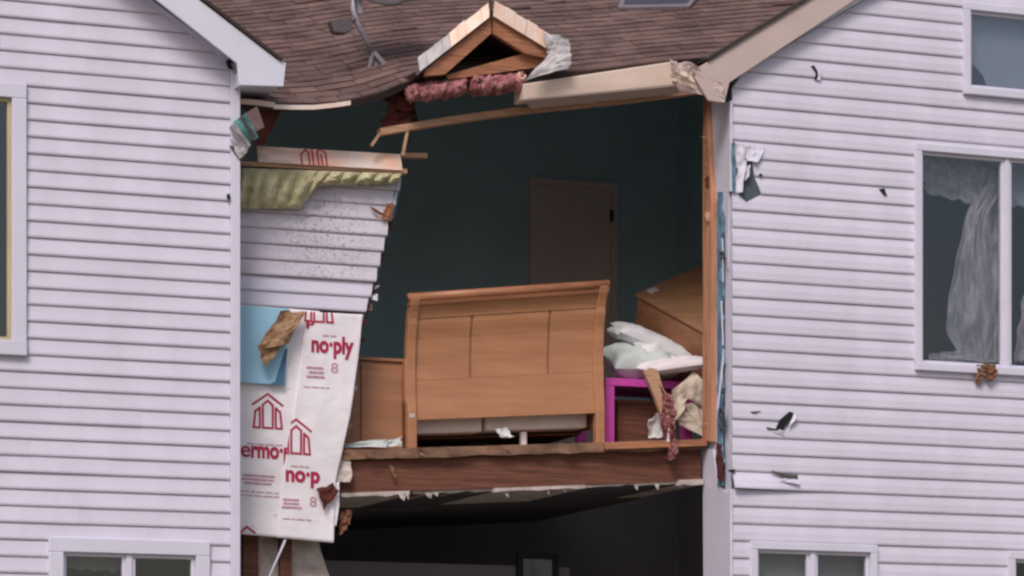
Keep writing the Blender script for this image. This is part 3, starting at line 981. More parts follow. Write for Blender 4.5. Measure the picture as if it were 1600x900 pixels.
MB().tube([V(1131, 545, XR - .03), V(1127, 590, XR - .05), V(1121, 640, XR - .06), V(1119, 662, XR - .05)], [0.006, 0.010, 0.008, 0.003], 5).build('dangling_strip', 'trim', centre)
for (p, q) in (((1129, 372), (1130, 440)), ((1127, 470), (1130, 540))):
    MB().bar(V(*p, XR - .015), V(*q, XR - .015), 0.009, 0.008, (1, 0, 0)).build('dangling_strip', 'trim', centre)
for i, (p, h) in enumerate((((1127, 655), 18), ((1123, 722), 30), ((1128, 400), 8))):
    sheet([V(p[0] - 4, p[1] - h, XR - .02), V(p[0] + 5, p[1] - h + 3, XR - .04), V(p[0] + 6, p[1] + h, XR - .03), V(p[0] - 3, p[1] + h - 4, XR - .015)], 0.02, 3, 40 + i, 6, 8).build('torn_felt', 'felt' if i == 1 else 'sheath_grey', centre)
for p in ((1106, 340), (1105, 285)):
    sheet([V(p[0] - 4, p[1] - 8, XR - .05), V(p[0] + 3, p[1] - 10, XR - .03), V(p[0] + 3, p[1] + 6, XR - .03), V(p[0] - 3, p[1] + 4, XR - .06)], 0.012, 3, p[1], 5, 5).build('splinter', 'lumber_pale' if p[1] > 300 else 'felt', centre)

# ================================================================== LEFT WALL FRAGMENT OF THE TORN HOUSE
def frag_edge(py):
    pts = [(225, 634), (262, 632), (300, 622), (345, 609), (400, 596), (440, 586), (490, 570), (560, 562), (640, 549), (700, 539), (760, 528), (850, 522)]
    for (a, b), (c, d) in zip(pts, pts[1:]):
        if a <= py <= c:
            return b + (d - b) * (py - a) / (c - a)
    return pts[0][1] if py < 225 else pts[-1][1]
frag = MB()
ring = [(340, 262), (630, 268)] + [(frag_edge(p) - 1, p) for p in range(280, 760, 40)] + [(516, 800), (505, 838), (340, 826)]
frag.ppoly(ring, YC + 0.005, 0.09)
frag_o = frag.build('wall_fragment', 'felt', centre)
hc = 24.6 / FPX * (W(374, 400, YC) - CAM).dot(Vector((S_, C_, 0)))
zc = ZZ(374, 477, YC)
def py_c(px, zz):
    dep = (W(px, 500, YC) - CAM).dot(Vector((S_, C_, 0)))
    return HOR - (zz - CAM.z) / dep * FPX
for i in range(9):
    z0 = zc + i * hc
    pb_, pt_ = py_c(570, z0), py_c(590, z0 + hc)
    xr = (W(frag_edge(pb_), 400, YC).x, W(frag_edge(pt_), 400, YC).x - 0.012)
    plank(frag_o, z0, hc, (XL - 0.2,) * 2, xr, YC, PROF_A, 'siding_sooty' if i > 1 else 'siding', sd=90 + i,
          lift=(lambda x: 0.012) if i == 2 else None)
# dark battered edge of the fragment
for i in range(9):
    p0 = 345 + i * 17
    sheet([W(frag_edge(p0) - 1, p0, YC - .01), W(frag_edge(p0) + 5, p0 + 1, YC + .03), W(frag_edge(p0 + 15) + 4, p0 + 15, YC + .04), W(frag_edge(p0 + 15), p0 + 15, YC - .01)], 0.008, 2, i * 1.7, 4, 4).build('torn_edge', 'sheath_grey' if i % 3 else 'felt', frag_o)
sheet([W(620, 285, YC - .02), W(627, 280, YC + .02), W(617, 340, YC + .03), W(607, 345, YC - .02)], 0.008, 2, 71, 5, 6).build('torn_edge', 'foam_edge', frag_o)
sheet([W(578, 322, YC - .04), W(600, 334, YC - .05), W(612, 345, YC - .02), W(584, 330, YC - .05)], 0.012, 2, 75, 6, 4).build('splinter', 'copper', frag_o)
sheet([W(604, 318, YC - .04), W(616, 318, YC - .02), W(612, 345, YC - .02), W(596, 342, YC - .05)], 0.012, 2, 79, 6, 4).build('splinter', 'lumber', frag_o)
# top plate
MB().bar(W(368, 257, YC - .03), W(633, 269, YC - .03), 0.034, 0.10).build('top_plate', 'lumber_pale', centre)

# --- printed sheathing
def bulge(p):
    return 0.022 * nz(p.x * 2.1, p.z * 1.5, 5) + 0.007 * nz(p.x * 6, p.z * 4, 8) + 0.006 * abs(nz(p.x * 3 + p.z * 4, p.z, 2))
YS = YC - 0.055
def sheath(poly_l, poly_r, y, nv, nm='sheathing_sheet'):
    def fn(u, v):
        k_ = v * (len(poly_l) - 1)
        i = min(int(k_), len(poly_l) - 2)
        t = k_ - i
        a = (poly_l[i][0] + (poly_l[i + 1][0] - poly_l[i][0]) * t, poly_l[i][1] + (poly_l[i + 1][1] - poly_l[i][1]) * t)
        b = (poly_r[i][0] + (poly_r[i + 1][0] - poly_r[i][0]) * t, poly_r[i][1] + (poly_r[i + 1][1] - poly_r[i][1]) * t)
        p = W(a[0] + (b[0] - a[0]) * u, a[1] + (b[1] - a[1]) * u, y)
        p.y += bulge(p)
        return p
    return MB().grid(fn, 40, nv * 2, 0.006, (0, 1, 0)).build(nm, 'foil', centre, smooth=True)
shA = sheath([(350, 474), (350, 560), (350, 640), (350, 740), (350, 832)], [(500, 486), (492, 565), (480, 646), (462, 748), (450, 841)], YS, 40)
shB = sheath([(479, 487), (470, 560), (457, 650), (441, 745), (432, 840)], [(568, 491), (560, 563), (547, 650), (526, 750), (522, 848)], YS - 0.016, 40)
shC = sheath([(500, 770), (500, 790), (500, 820)], [(531, 752), (531, 790), (526, 822)], YS - 0.008, 12)

def text_geo(s, off):
    cu = bpy.data.curves.new('t', 'FONT')
    cu.body = s
    cu.offset = off
    o = bpy.data.objects.new('t', cu)
    COL.objects.link(o)
    dg = bpy.context.evaluated_depsgraph_get()
    me = bpy.data.meshes.new_from_object(o.evaluated_get(dg))
    vs = [v.co.copy() for v in me.vertices]
    fs = [tuple(p.vertices) for p in me.polygons]
    bpy.data.objects.remove(o)
    bpy.data.curves.remove(cu)
    bpy.data.meshes.remove(me)
    return vs, fs
SL = 0.06
def place(pts2, fs, y, parent, nm, m):
    """photo points -> thin print lying on the sheet"""
    P = []
    for a, b in pts2:
        p = W(a, b, y)
        p.y += bulge(p) - 0.004
        P.append(p)
    return MB().add(P, fs).build(nm, m, parent)
def lettering(s, x0, x1, base, xh, y, parent, m='ink', off=0.04, clip=None):
    vs, fs = text_geo(s, off)
    mn, mx = min(v.x for v in vs), max(v.x for v in vs)
    k_ = xh / 0.50
    pts = [(x0 + (v.x - mn) / (mx - mn) * (x1 - x0), base - v.y * k_ + SL * (v.x - mn) / (mx - mn) * (x1 - x0)) for v in vs]
    o = place(pts, fs, y, parent, 'lettering', m)
    if clip is not None:
        bm = bmesh.new()
        bm.from_mesh(o.data)
        for co, no in clip:
            bmesh.ops.bisect_plane(bm, geom=bm.verts[:] + bm.edges[:] + bm.faces[:], plane_co=co, plane_no=no, clear_outer=True)
        bm.to_mesh(o.data)
        bm.free()
    return o
def strokes(lines, w):
    pts, fs = [], []
    for (a, b) in lines:
        d = Vector((b[0] - a[0], b[1] - a[1]))
        d.normalize()
        n = Vector((-d.y, d.x)) * w / 2
        i = len(pts)
        e = d * w * 0.45
        pts += [(a[0] - e.x + n.x, a[1] - e.y + n.y), (b[0] + e.x + n.x, b[1] + e.y + n.y), (b[0] + e.x - n.x, b[1] + e.y - n.y), (a[0] - e.x - n.x, a[1] - e.y - n.y)]
        fs.append((i, i + 1, i + 2, i + 3))
    return pts, fs
def icon(cx, cy, s, y, parent, clip=None, m='ink'):
    L = []
    loop = lambda q: [(q[i], q[(i + 1) % len(q)]) for i in range(len(q))]
    L += [((-24, -12), (0, -30)), ((0, -30), (24, -12))]
    L += loop([(-8, 26), (8, 26), (8, -12), (0, -19), (-8, -12)])
    L += loop([(-23, 26), (-13, 26), (-13, -7), (-20, -1)])
    L += loop([(23, 26), (13, 26), (13, -7), (20, -1)])
    L = [((cx + a[0] * s, cy + a[1] * s + SL * a[0] * s), (cx + b[0] * s, cy + b[1] * s + SL * b[0] * s)) for a, b in L]
    pts, fs = strokes(L, 3.4 * s)
    o = place(pts, fs, y, parent, 'emblem', m)
    if clip:
        bm = bmesh.new()
        bm.from_mesh(o.data)
        for co, no in clip:
            bmesh.ops.bisect_plane(bm, geom=bm.verts[:] + bm.edges[:] + bm.faces[:], plane_co=co, plane_no=no, clear_outer=True)
        bm.to_mesh(o.data)
        bm.free()
    return o
def cut_px(a, b, y, keep_right):
    """clip plane through the two photo points, vertical to the sheet"""
    p, q = W(*a, y), W(*b, y)
    d = (q - p).normalized()
    n = Vector((-d.z, 0, d.x))
    if (n.x > 0) == keep_right: n = -n
    return (p, n)
def fine(x0, x1, ys, y, parent, m='ink_faint', h=2.6):
    L = []
    for yy in ys:
        x = x0 + random.uniform(0, 5)
        while x < x1 - 3:
            w = random.uniform(5, 13)
            L.append(((x, yy + SL * (x - x0)), (min(x + w, x1), yy + SL * (min(x + w, x1) - x0))))
            x += w + 3.5
    pts, fs = strokes(L, h)
    place(pts, fs, y, parent, 'fine_print', m)
yA, yB = YS, YS - 0.016
cutB_l = cut_px((480, 487), (441, 745), yB, True)
cutB_r = cut_px((567, 491), (528, 745), yB, False)
icon(418, 644, 0.95, yA, shA)
lettering('e', 376, 391, 713, 18, yA, shA, 'ink', 0.015)
lettering('rmo·p', 392, 455, 714, 18, yA, shA)
fine(385, 440, [693], yA, shA, 'ink_faint', 1.8)
fine(378, 428, [742, 748, 754], yA, shA, 'ink_faint', 3.0)
fine(374, 440, [767, 773], yA, shA, 'ink_faint', 1.6)
place(*strokes([((375, 833), (386, 823)), ((386, 823), (398, 832))], 3.4), yA, shA, 'emblem', 'ink')
icon(462, 684, 0.95, yB, shB, [cutB_l])
lettering('no·ply', 486, 553, 549, 18, yB, shB)
lettering('no·p', 446, 500, 751, 17, yB, shB)
icon(498, 478, 0.95, yB, shB, [(W(500, 488, yB), Vector((0, 0, 1)))])
lettering('P', 478, 491, 513, 9, yB, shB)
fine(500, 530, [524], yB, shB, 'ink_faint', 1.8)
fine(479, 506, [574, 581, 588], yB, shB, 'ink_faint', 3.2)
fine(474, 514, [604], yB, shB, 'ink_faint', 1.6)
lettering('8', 517, 528, 582, 11, yB, shB, 'ink_faint', 0.0)
fine(440, 470, [780, 786, 792], yB, shB, 'ink_faint', 3.2)
lettering('8', 484, 495, 791, 11, yB, shB, 'ink_faint', 0.0)
fine(450, 482, [728], yB, shB, 'ink_faint', 1.8)
fine(440, 486, [810], yB, shB, 'ink_faint', 1.6)
# folded strip of the same board above the top plate
def strip_fn(u, v):
    p = W(404 + (629 - 404) * u, 226 + 13 * u + 27 * v, YC - 0.10)
    p.y += 0.05 * (1 - v) + 0.006 * nz(u * 6, v * 3, 2)
    return p
strip = MB().grid(strip_fn, 20, 5, 0.006, (0, 1, 0)).build('folded_sheathing_strip', 'foil_glow', centre)
def place_strip(pts2, fs):
    P = []
    for a, b in pts2:
        u = (a - 404) / 225.0
        v = (b - 226 - 13 * u) / 27.0
        p = strip_fn(u, min(max(v, 0), 1))
        p.y -= 0.004
        P.append(p)
    MB().add(P, fs).build('emblem', 'ink', strip)
pts, fs = strokes([((472, 256), (472, 240)), ((472, 240), (480, 232)), ((480, 232), (484, 236)), ((484, 236), (484, 257)), ((490, 257), (490, 232)),
                   ((498, 257), (498, 234)), ((498, 234), (505, 232)), ((505, 232), (511, 238)), ((511, 238), (511, 258)), ((504, 257), (504, 240))], 2.6)
place_strip(pts, fs)

# ================================================================== LOOSE MATERIAL ON THE FRAGMENT
def batt_fn(u, v):
    tx, ty = 372 + 256 * u, 262 + 9 * u
    if u < 0.44: by = 326
    elif u < 0.56: by = 326 - (u - 0.44) / 0.12 * 37
    else: by = 289 - 3 * (u - 0.56) + 4 * nz(u * 20)
    by += 2 * nz(u * 30, 3)
    px = tx - 26 * v * (0.3 + u * 0.7) * (1 if u < 0.6 else 0.35)
    py = ty + (by - ty) * v
    rib = abs(math.sin(u * 33 + 0.9 * v + 1.2 * nz(u * 5, 0, 2))) ** 0.8
    y = YC - 0.055 - 0.10 * max(0.0, math.sin(math.pi * min(1, 0.08 + v * 0.9))) ** 0.7 * (0.25 + 0.75 * rib) - 0.016 * nz(u * 14, v * 6, 3) - 0.010 * nz(u * 60, v * 14, 5)
    return W(px, py, y)
tag(MB().grid(batt_fn, 180, 22, 0.02, (0, 1, 0)).build('insulation_batt', 'batt', smooth=True),
    'yellow-green ribbed insulation batt draped over the torn wall top', 'insulation')
t = thing('foam_board', W(405, 600, YS - .05), 'light blue foam board square on the red-printed sheathing', 'foam board')
MB().ppoly([(368, 477), (452, 482), (446, 540), (438, 601), (368, 597)], YS - 0.045, 0.02).build('board', 'foam', t, bevel=0.002)
MB().ppoly([(446, 545), (449, 545), (444, 602), (420, 601), (430, 596)], YS - 0.049, 0.003).build('board_edge', 'foam_dark', t)
tag(sheet([W(438, 486, YS - .10), W(481, 487, YS - .07), W(452, 535, YS - .14), W(402, 548, YS - .16)], 0.035, 2.4, 12, 18, 18, 0.004, 0.012).build('paper_rag', 'kraft'),
    'crumpled brown kraft paper rag hanging over the blue foam board', 'paper')
tag(sheet([W(402, 540, YS - .16), W(452, 525, YS - .13), W(436, 548, YS - .12), W(414, 571, YS - .15)], 0.02, 2.4, 17, 12, 12, 0.004, 0.01).build('paper_rag', 'kraft'),
    'torn lower tip of brown paper in front of the blue foam board', 'paper')
tag(sheet([W(494, 764, YS - .05), W(520, 756, YS - .04), W(528, 768, YS - .03), W(508, 798, YS - .05)], 0.02, 2.6, 27, 10, 10).build('felt_scrap', 'felt'),
    'dark torn felt scrap at the lower right edge of the printed sheathing', 'scrap')
tag(sheet([W(533, 800, YC), W(551, 796, YC + .05), W(546, 820, YC + .05), W(530, 838, YC)], 0.025, 2.6, 37, 10, 10).build('rusty_scrap', 'copper'),
    'small rusty brown scrap hanging beside the bottom of the printed sheathing', 'scrap')
# ground-floor remains below the sheathing; dark stud colour paints in their shade
MB().ppoly([(380, 826), (404, 829), (404, 1000), (380, 1000)], YC + 0.10, 0.05).build('stud', 'rim', centre)
MB().ppoly([(438, 832), (456, 834), (456, 1000), (438, 1000)], YC + 0.10, 0.05).build('stud', 'rim', centre)
MB().ppoly([(352, 826), (496, 836), (501, 860), (511, 890), (530, 940), (552, 1000), (352, 1000)], YC + 0.16, 0.015).build('gypsum_panel', 'drywall', centre)
tag(MB().tube([W(446, 843, YC - .06), W(438, 862, YC - .07), W(430, 880, YC - .07), W(419, 905, YC - .07), W(405, 960, YC - .05)], 0.009, 8).build('cable', 'trim', smooth=True),
    'thin white cable dangling below the printed sheathing', 'cable')
# torn felt tangle where the roof sags
for i, (q, m_) in enumerate([([(596, 140), (640, 128), (646, 175), (606, 180)], 'felt'), ([(612, 165), (650, 150), (640, 204), (592, 204)], 'felt'), ([(632, 150), (652, 140), (648, 200), (640, 204)], 'roof_edge')]):
    tag(sheet([W(a, b, 0.22 + 0.05 * i + 0.04 * (j % 2)) for j, (a, b) in enumerate(q)], 0.05, 2.4, 51 + i * 3, 14, 14).build('roof_felt', m_),
        ['dark red roof felt hanging from the sagging eave', 'lower dark red felt tatter touching the header beam end', 'narrow black felt tatter beside the pink insulation'][i], 'roof felt', 'felt tatters under the sagging eave')
sheet([W(384, 168, 0.14), W(440, 172, 0.20), W(414, 225, 0.24), W(398, 228, 0.16)], 0.02, 2, 61, 10, 10).build('torn_felt', 'felt', centre)
# crumpled gutter piece at the left corner
t = thing('gutter_end', W(385, 240, -0.05), 'crumpled teal and mauve gutter end jammed against the left corner post', 'gutter')
a = [W(382, 178, -.10), W(402, 166, -.16), W(413, 198, -.12), W(395, 208, -.08)]
MB().prism(a, (0.01, 0.03, 0)).build('end_cap', 'mauve_metal', t, bevel=0.003)
sheet([W(364, 190, -.05), W(384, 176, -.12), W(404, 214, -.13), W(388, 224, -.06)], 0.012, 2, 3, 10, 12).build('channel', 'teal_metal', t)
sheet([W(358, 200, -.06), W(367, 190, -.08), W(392, 226, -.10), W(384, 238, -.05)], 0.010, 2, 5, 8, 12).build('channel_lip', 'metal_grey', t)
sheet([W(374, 184, -.14), W(379, 181, -.16), W(400, 214, -.16), W(395, 218, -.13)], 0.006, 2, 7, 6, 12).build('channel_lip', 'dish', t)
sheet([W(358, 216, -.05), W(370, 222, -.08), W(386, 238, -.08), W(374, 249, -.04)], 0.014, 2, 9, 10, 10).build('strap', 'flash_grey', t)
sheet([W(358, 228, -.035), W(364, 228, -.05), W(380, 247, -.05), W(374, 251, -.035)], 0.006, 2, 11, 6, 8).build('strap', 'dish', t)

# pink insulation under the bump gable
def roll(pts, rad, seed, m, y):
    mb = MB()
    n = 44
    P = []
    for i in range(n + 1):
        t_ = i / n * (len(pts) - 1)
        k_ = min(int(t_), len(pts) - 2)
        f = t_ - k_
        a, b = pts[k_], pts[k_ + 1]
        P.append((a[0] + (b[0] - a[0]) * f, a[1] + (b[1] - a[1]) * f))
    C = [W(a, b, y) for a, b in P]
    vs, fs = [], []
    K = 26
    for i, c in enumerate(C):
        for k_ in range(K):
            an = 2 * math.pi * k_ / K
            r = rad * (1 + 0.45 * nz(i * 0.16 + seed, math.cos(an) * 1.2, math.sin(an) * 1.2) + 0.30 * nz(i * 0.6 + seed, math.cos(an) * 4, math.sin(an) * 4) + 0.16 * nz(i * 1.7, an * 3.0, seed)) * (0.6 if i in (0, n) else 1)
            vs.append(c + Vector((0.03 * nz(i * 0.7, k_ * 0.5, seed), math.cos(an) * r * 1.3, math.sin(an) * r)))
    for i in range(n):
        for k_ in range(K):
            fs.append((i * K + k_, i * K + (k_ + 1) % K, (i + 1) * K + (k_ + 1) % K, (i + 1) * K + k_))
    fs += [tuple(range(K)), tuple(range((n + 1) * K - 1, n * K - 1, -1))]
    return mb.add(vs, fs)
tag(roll([(638, 146), (680, 142), (726, 134)], 0.062, 2, None, 0.06).build('insulation_roll', 'pink_batt', smooth=True),
    'pink insulation roll under the bump gable, left piece', 'insulation', 'pink insulation under the gable')
tag(roll([(734, 134), (770, 132), (818, 128)], 0.070, 6, None, 0.05).build('insulation_roll', 'pink_batt', smooth=True),
    'pink insulation roll under the bump gable, right piece beside the fascia box', 'insulation', 'pink insulation under the gable')

# ================================================================== ON THE ROOF
fp = on_roof(589, 101)
t = thing('satellite_dish', fp, 'grey satellite dish mast with splayed foot on the shingle roof', 'satellite dish')
yf = fp.y
MB().tube([W(582, 84, yf - .05), W(572, 62, yf - .1), W(558, 36, yf - .15), W(552, 16, yf - .15), W(551, -30, yf - .1)], 0.022, 10).build('mast', 'metal_grey', t, smooth=True)
for q, dy in (((577, 106), -0.05), ((598, 101), 0.1)):
    e_ = on_roof(*q)
    MB().bar(W(582, 82, yf - .06), e_, 0.035, 0.02, (0, 1, 0)).build('foot', 'metal_grey', t)
MB().ppoly([(574, 78), (588, 80), (603, 98), (586, 104)], yf - 0.03, 0.02).build('foot_plate', 'metal_grey', t)
bd = MB()
bd.ppoly([(516, 32), (532, 28), (550, 27), (552, 46), (540, 52), (522, 50)], yf - 0.2, 0.08)
bd.build('receiver_box', 'dish', t, bevel=0.006)
MB().tube([W(532, 40, yf - .15), W(556, 30, yf - .16)], 0.014).build('receiver_arm', 'dish', t)
cen = W(590, -38, yf - 0.1)
def dish_fn(u, v):
    r = 0.30 * v
    an = 2 * math.pi * u
    q = cen + Vector((math.cos(an) * r, 0.10 * v * v * -1 + 0.3 * r * math.sin(an), math.sin(an) * r * 0.9))
    return q
MB().grid(dish_fn, 28, 6, 0.008, (0, 1, 0)).build('reflector', 'dish', t, smooth=True)
MB().bar(W(560, 0, yf - .16), W(562, 22, yf - .16), 0.05, 0.03, (0, 1, 0)).build('bracket', 'metal_grey', t)
c = [on_roof(965, 11, .05), on_roof(1078, 9, .05), on_roof(1120, -40, .05), on_roof(985, -40, .05)]
t = thing('skylight', c[0], 'low pale skylight at the top edge of the shingle roof', 'skylight')
nn = Vector((0, 0.447, -0.894))
MB().prism(c, nn * 0.05).build('frame', 'skylight_frame', t, bevel=0.005)
c2 = [p.lerp((c[0] + c[1] + c[2] + c[3]) / 4, 0.12) - nn * 0.004 for p in c]
MB().prism(c2, nn * 0.003).build('pane', 'glass_mirror', t)

# ================================================================== UPSTAIRS ROOM
# bed with sleigh headboard facing the opening
YH = 0.64
xa_, xb_ = W(635, 560, YH).x, W(943, 560, YH).x
O = Vector((xa_, YH, deck_z(xa_)))
ex = Vector((xb_ - xa_, 0, deck_z(xb_) - deck_z(xa_)))
BW = ex.length
ex.normalize()
ez = Vector((0, 0, 1))
BH = ZZ(640, 467, YH) - O.z
BK = (ZZ(950, 446, YH) - deck_z(xb_) - BH) / BW
def sle(s):
    """sleigh curve: y offset at height fraction s"""
    ctrl = [(0, 0.0), (0.2, 0.0), (0.4, 0.022), (0.55, 0.03), (0.7, 0.02), (0.85, -0.015), (1.0, -0.08)]
    for (a, b), (c, d) in zip(ctrl, ctrl[1:]):
        if s <= c:
            f = (s - a) / (c - a)
            f = f * f * (3 - 2 * f)
            return b + (d - b) * f
    return ctrl[-1][1]
def bp(x, y, s):
    return O + ex * x + Vector((0, y, 0)) + ez * (s * (BH + BK * x))
def ribbon(x0, x1, s0, s1, yf_, yb_, n=14, curve=True, wf=None):
    vs, fs = [], []
    for i in range(n + 1):
        s = s0 + (s1 - s0) * i / n
        c_ = sle(s) if curve else 0
        w = wf(s) if wf else (0, 0)
        vs += [bp(x0 - w[0], c_ + yf_, s), bp(x1 + w[1], c_ + yf_, s), bp(x1 + w[1], c_ + yb_, s), bp(x0 - w[0], c_ + yb_, s)]
    for i in range(n):
        o = i * 4
        for k_ in range(4):
            fs.append((o + k_, o + (k_ + 1) % 4, o + 4 + (k_ + 1) % 4, o + 4 + k_))
    fs += [(0, 3, 2, 1), (n * 4, n * 4 + 1, n * 4 + 2, n * 4 + 3)]
    return MB().add(vs, fs)
bed = thing('bed', O + ex * BW / 2, 'golden oak sleigh bed end standing at the torn floor edge', 'bed')
PW = 0.075
for x0 in (0, BW - PW):
    ribbon(x0, x0 + PW, 0.0, 0.985, -0.035, 0.04, 24, True, lambda s: (0.012 if 0.3 < s < 0.6 else 0, 0.0)).build('post', 'oak', bed, smooth=False, bevel=0.008)
ribbon(PW, BW - PW, 0.20, 0.46, -0.012, 0.018, 10).build('bottom_rail', 'oak', bed)
ribbon(PW, BW - PW, 0.86, 0.955, -0.012, 0.018, 8).build('upper_rail', 'oak', bed)
x1s, x2s = W(736, 560, YH).x - xa_, W(858, 560, YH).x - xa_
for a, b in ((PW, x1s - 0.008), (x1s + 0.008, x2s - 0.008), (x2s + 0.008, BW - PW)):
    ribbon(a + 0.002, b, 0.462, 0.858, -0.006, 0.014, 12).build('panel', 'oak', bed)
for x in (x1s, x2s):
    ribbon(x - 0.006, x + 0.006, 0.461, 0.859, 0.004, 0.016, 12).build('groove_strip', 'oak_dark', bed)
tr = MB()
ya = sle(1.0)
tr.tube([bp(-0.012, ya + 0.005, 0.995), bp(BW * 0.5, ya + 0.005, 0.995), bp(BW + 0.012, ya + 0.005, 0.995)], 0.036, 16)
tr.build('scroll_rail', 'oak_dark', bed, smooth=True, bevel=0.0)
ribbon(-0.01, BW + 0.01, 0.945, 0.967, -0.03, 0.02, 4).build('cove_moulding', 'oak_dark', bed)
MB().box(0, 0.001, 0, 0.001, 0, 0.001).v
MB().prism([bp(0.012, -0.037, 0.215), bp(0.055, -0.037, 0.215), bp(0.055, -0.037, 0.24), bp(0.012, -0.037, 0.24)], (0, 0.003, 0)).build('sticker', 'flash_grey', bed)
for x in (0.02, BW - 0.045):
    MB().obox(bp(x + 0.012, 1.0, 0.17), ex * 0.012, (0, 0.94, 0), ez * 0.07).build('side_rail', 'oak', bed)
MB().obox(bp(BW * 0.62, 0.14, 0.055), ex * 0.022, (0, 0.02, 0), ez * 0.055 * BH).build('support_leg', 'white_cloth', bed)
MB().obox(bp(BW * 0.5, 1.1, 0.10), ex * (BW / 2 - 0.06), (0, 0.8, 0), ez * 0.008).build('slat_base', 'rim', bed)
MB().obox(bp(BW * 0.5, 1.98, 0.35), ex * (BW / 2), (0, 0.03, 0), ez * 0.42).build('foot_end', 'oak', bed)
for i, (a, b) in enumerate(((PW + 0.012, W(763, 650, YH).x - xa_), (W(768, 650, YH).x - xa_, BW - PW - 0.01))):
    t_ = 0.0
    tag(MB().obox(bp((a + b) / 2, 1.0, 0.20), ex * (b - a) / 2, (0, 0.88, 0), ez * 0.085 * BH).build('box_spring', 'white_cloth', bevel=0.02),
        ['left half of the off-white box spring under the oak headboard', 'right half of the off-white box spring under the oak headboard'][i], 'box spring')
tag(sheet([bp(BW * .45, .05, .13), bp(BW * .51, .06, .13), bp(BW * .54, .03, .07), bp(BW * .48, .02, .07)], 0.02, 2.4, 81, 10, 8).build('plastic_scrap', 'linen'),
    'crumpled translucent scrap under the middle of the bed', 'scrap')
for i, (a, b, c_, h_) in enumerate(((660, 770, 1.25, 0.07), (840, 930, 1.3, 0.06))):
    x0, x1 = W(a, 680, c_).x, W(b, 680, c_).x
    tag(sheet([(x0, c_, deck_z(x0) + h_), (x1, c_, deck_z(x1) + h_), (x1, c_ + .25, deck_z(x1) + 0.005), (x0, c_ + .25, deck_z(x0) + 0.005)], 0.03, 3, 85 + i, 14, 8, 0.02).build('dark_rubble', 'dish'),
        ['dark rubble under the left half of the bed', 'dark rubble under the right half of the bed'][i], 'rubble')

# low chest left of the bed
CY = 0.72
x0, x1 = W(500, 620, CY).x, W(631, 620, CY).x
zt, z0 = ZZ(600, 560, CY), deck_z(x1) - 0.01
t = thing('chest_of_drawers', ((x0 + x1) / 2, CY, z0), 'low brown wooden chest left of the oak headboard', 'chest')
MB().box(x0, x1, CY, CY + 0.42, z0 - 0.05, zt - 0.025).build('carcass', 'chest', t, bevel=0.004)
MB().box(x0 - 0.01, x1 + 0.01, CY - 0.025, CY + 0.43, zt - 0.023, zt).build('top', 'chest', t, bevel=0.004)
xm = W(562, 620, CY).x
MB().box(x0 + 0.02, xm - 0.006, CY - 0.02, CY - 0.002, z0 + 0.03, zt - 0.05).build('door', 'chest', t, bevel=0.003)
MB().box(xm + 0.006, x1 - 0.02, CY - 0.02, CY - 0.002, z0 + 0.03, zt - 0.05).build('door', 'chest', t, bevel=0.003)

# tipped dresser at the right
n_ = Vector((-0.15, -0.60, 0.785)).normalized()
a_ = Vector((0.97, -0.2425, 0)).normalized()
a_ = (a_ - n_ * a_.dot(n_)).normalized()
b_ = n_.cross(a_)
if b_.z < 0: b_ = -b_
ph = math.radians(39)
e1 = a_ * math.cos(ph) + b_ * math.sin(ph)
e2 = a_ * math.cos(ph - math.pi / 2) + b_ * math.sin(ph - math.pi / 2)
P0 = W(992, 459, 1.35)
t = thing('dresser', P0 - n_ * 0.8, 'tipped brown wooden dresser leaning behind the pillows at the right', 'dresser')
c0 = P0 + e1 * 0.5 + e2 * 0.42
MB().obox(c0 - n_ * 0.011, e1 * 0.5, e2 * 0.42, n_ * 0.011).build('top', 'chest_top', t, bevel=0.004)
MB().obox(c0 - n_ * 0.44, e1 * 0.48, e2 * 0.40, n_ * 0.415).build('carcass', 'chest', t, bevel=0.004)
for i in range(3):
    MB().obox(P0 + e1 * 0.012 + e2 * 0.42 - n_ * (0.16 + 0.26 * i), e1 * 0.008, e2 * 0.38, n_ * 0.12).build('drawer_front', 'chest', t, bevel=0.003)
q = P0 + e1 * 0.16 + e2 * 0.05
MB().obox(q + n_ * 0.001, e1 * 0.05, e2 * 0.03, n_ * 0.001).build('sticker', 'flash_grey', t)

# magenta frame table
YM = 0.78
mx0, mx1 = W(946, 640, YM).x, W(1082, 640, YM).x
zt = ZZ(950, 590, YM)
t = thing('side_table', ((mx0 + mx1) / 2, YM + .2, deck_z(mx0)), 'bright magenta open-framed side table right of the bed', 'table')
tw, td = 0.078, 0.62
zr = deck_z(mx1) - deck_z(mx0)
def leg(x, y, w=tw):
    MB().box(x, x + w, y, y + w * 0.8, deck_z(x) - 0.01, zt - 0.062).build('leg', 'magenta', t, bevel=0.004)
leg(mx0, YM); leg(mx1 - tw, YM); leg(mx0, YM + td - 0.05); leg(mx1 - tw, YM + td - 0.05)
MB().box(mx0, mx1, YM, YM + 0.05, zt - 0.06, zt).build('top_rail', 'magenta', t, bevel=0.004)
MB().box(mx0, mx1, YM + td - 0.05, YM + td, zt - 0.06, zt).build('top_rail', 'magenta', t, bevel=0.004)
MB().box(mx0, mx0 + 0.05, YM + 0.051, YM + td - 0.051, zt - 0.06, zt).build('top_rail', 'magenta', t, bevel=0.004)
MB().box(mx1 - 0.05, mx1, YM + 0.051, YM + td - 0.051, zt - 0.06, zt).build('top_rail', 'magenta', t, bevel=0.004)
MB().box(mx0 + 0.052, mx1 - 0.052, YM + 0.052, YM + td - 0.052, zt - 0.03, zt - 0.01).build('table_top', 'magenta', t)
x0, x1 = W(965, 660, 0.95).x, W(1060, 660, 0.95).x
t2 = thing('storage_box', ((x0 + x1) / 2, 1.0, deck_z(x0)), 'dark brown box standing under the magenta table', 'box')
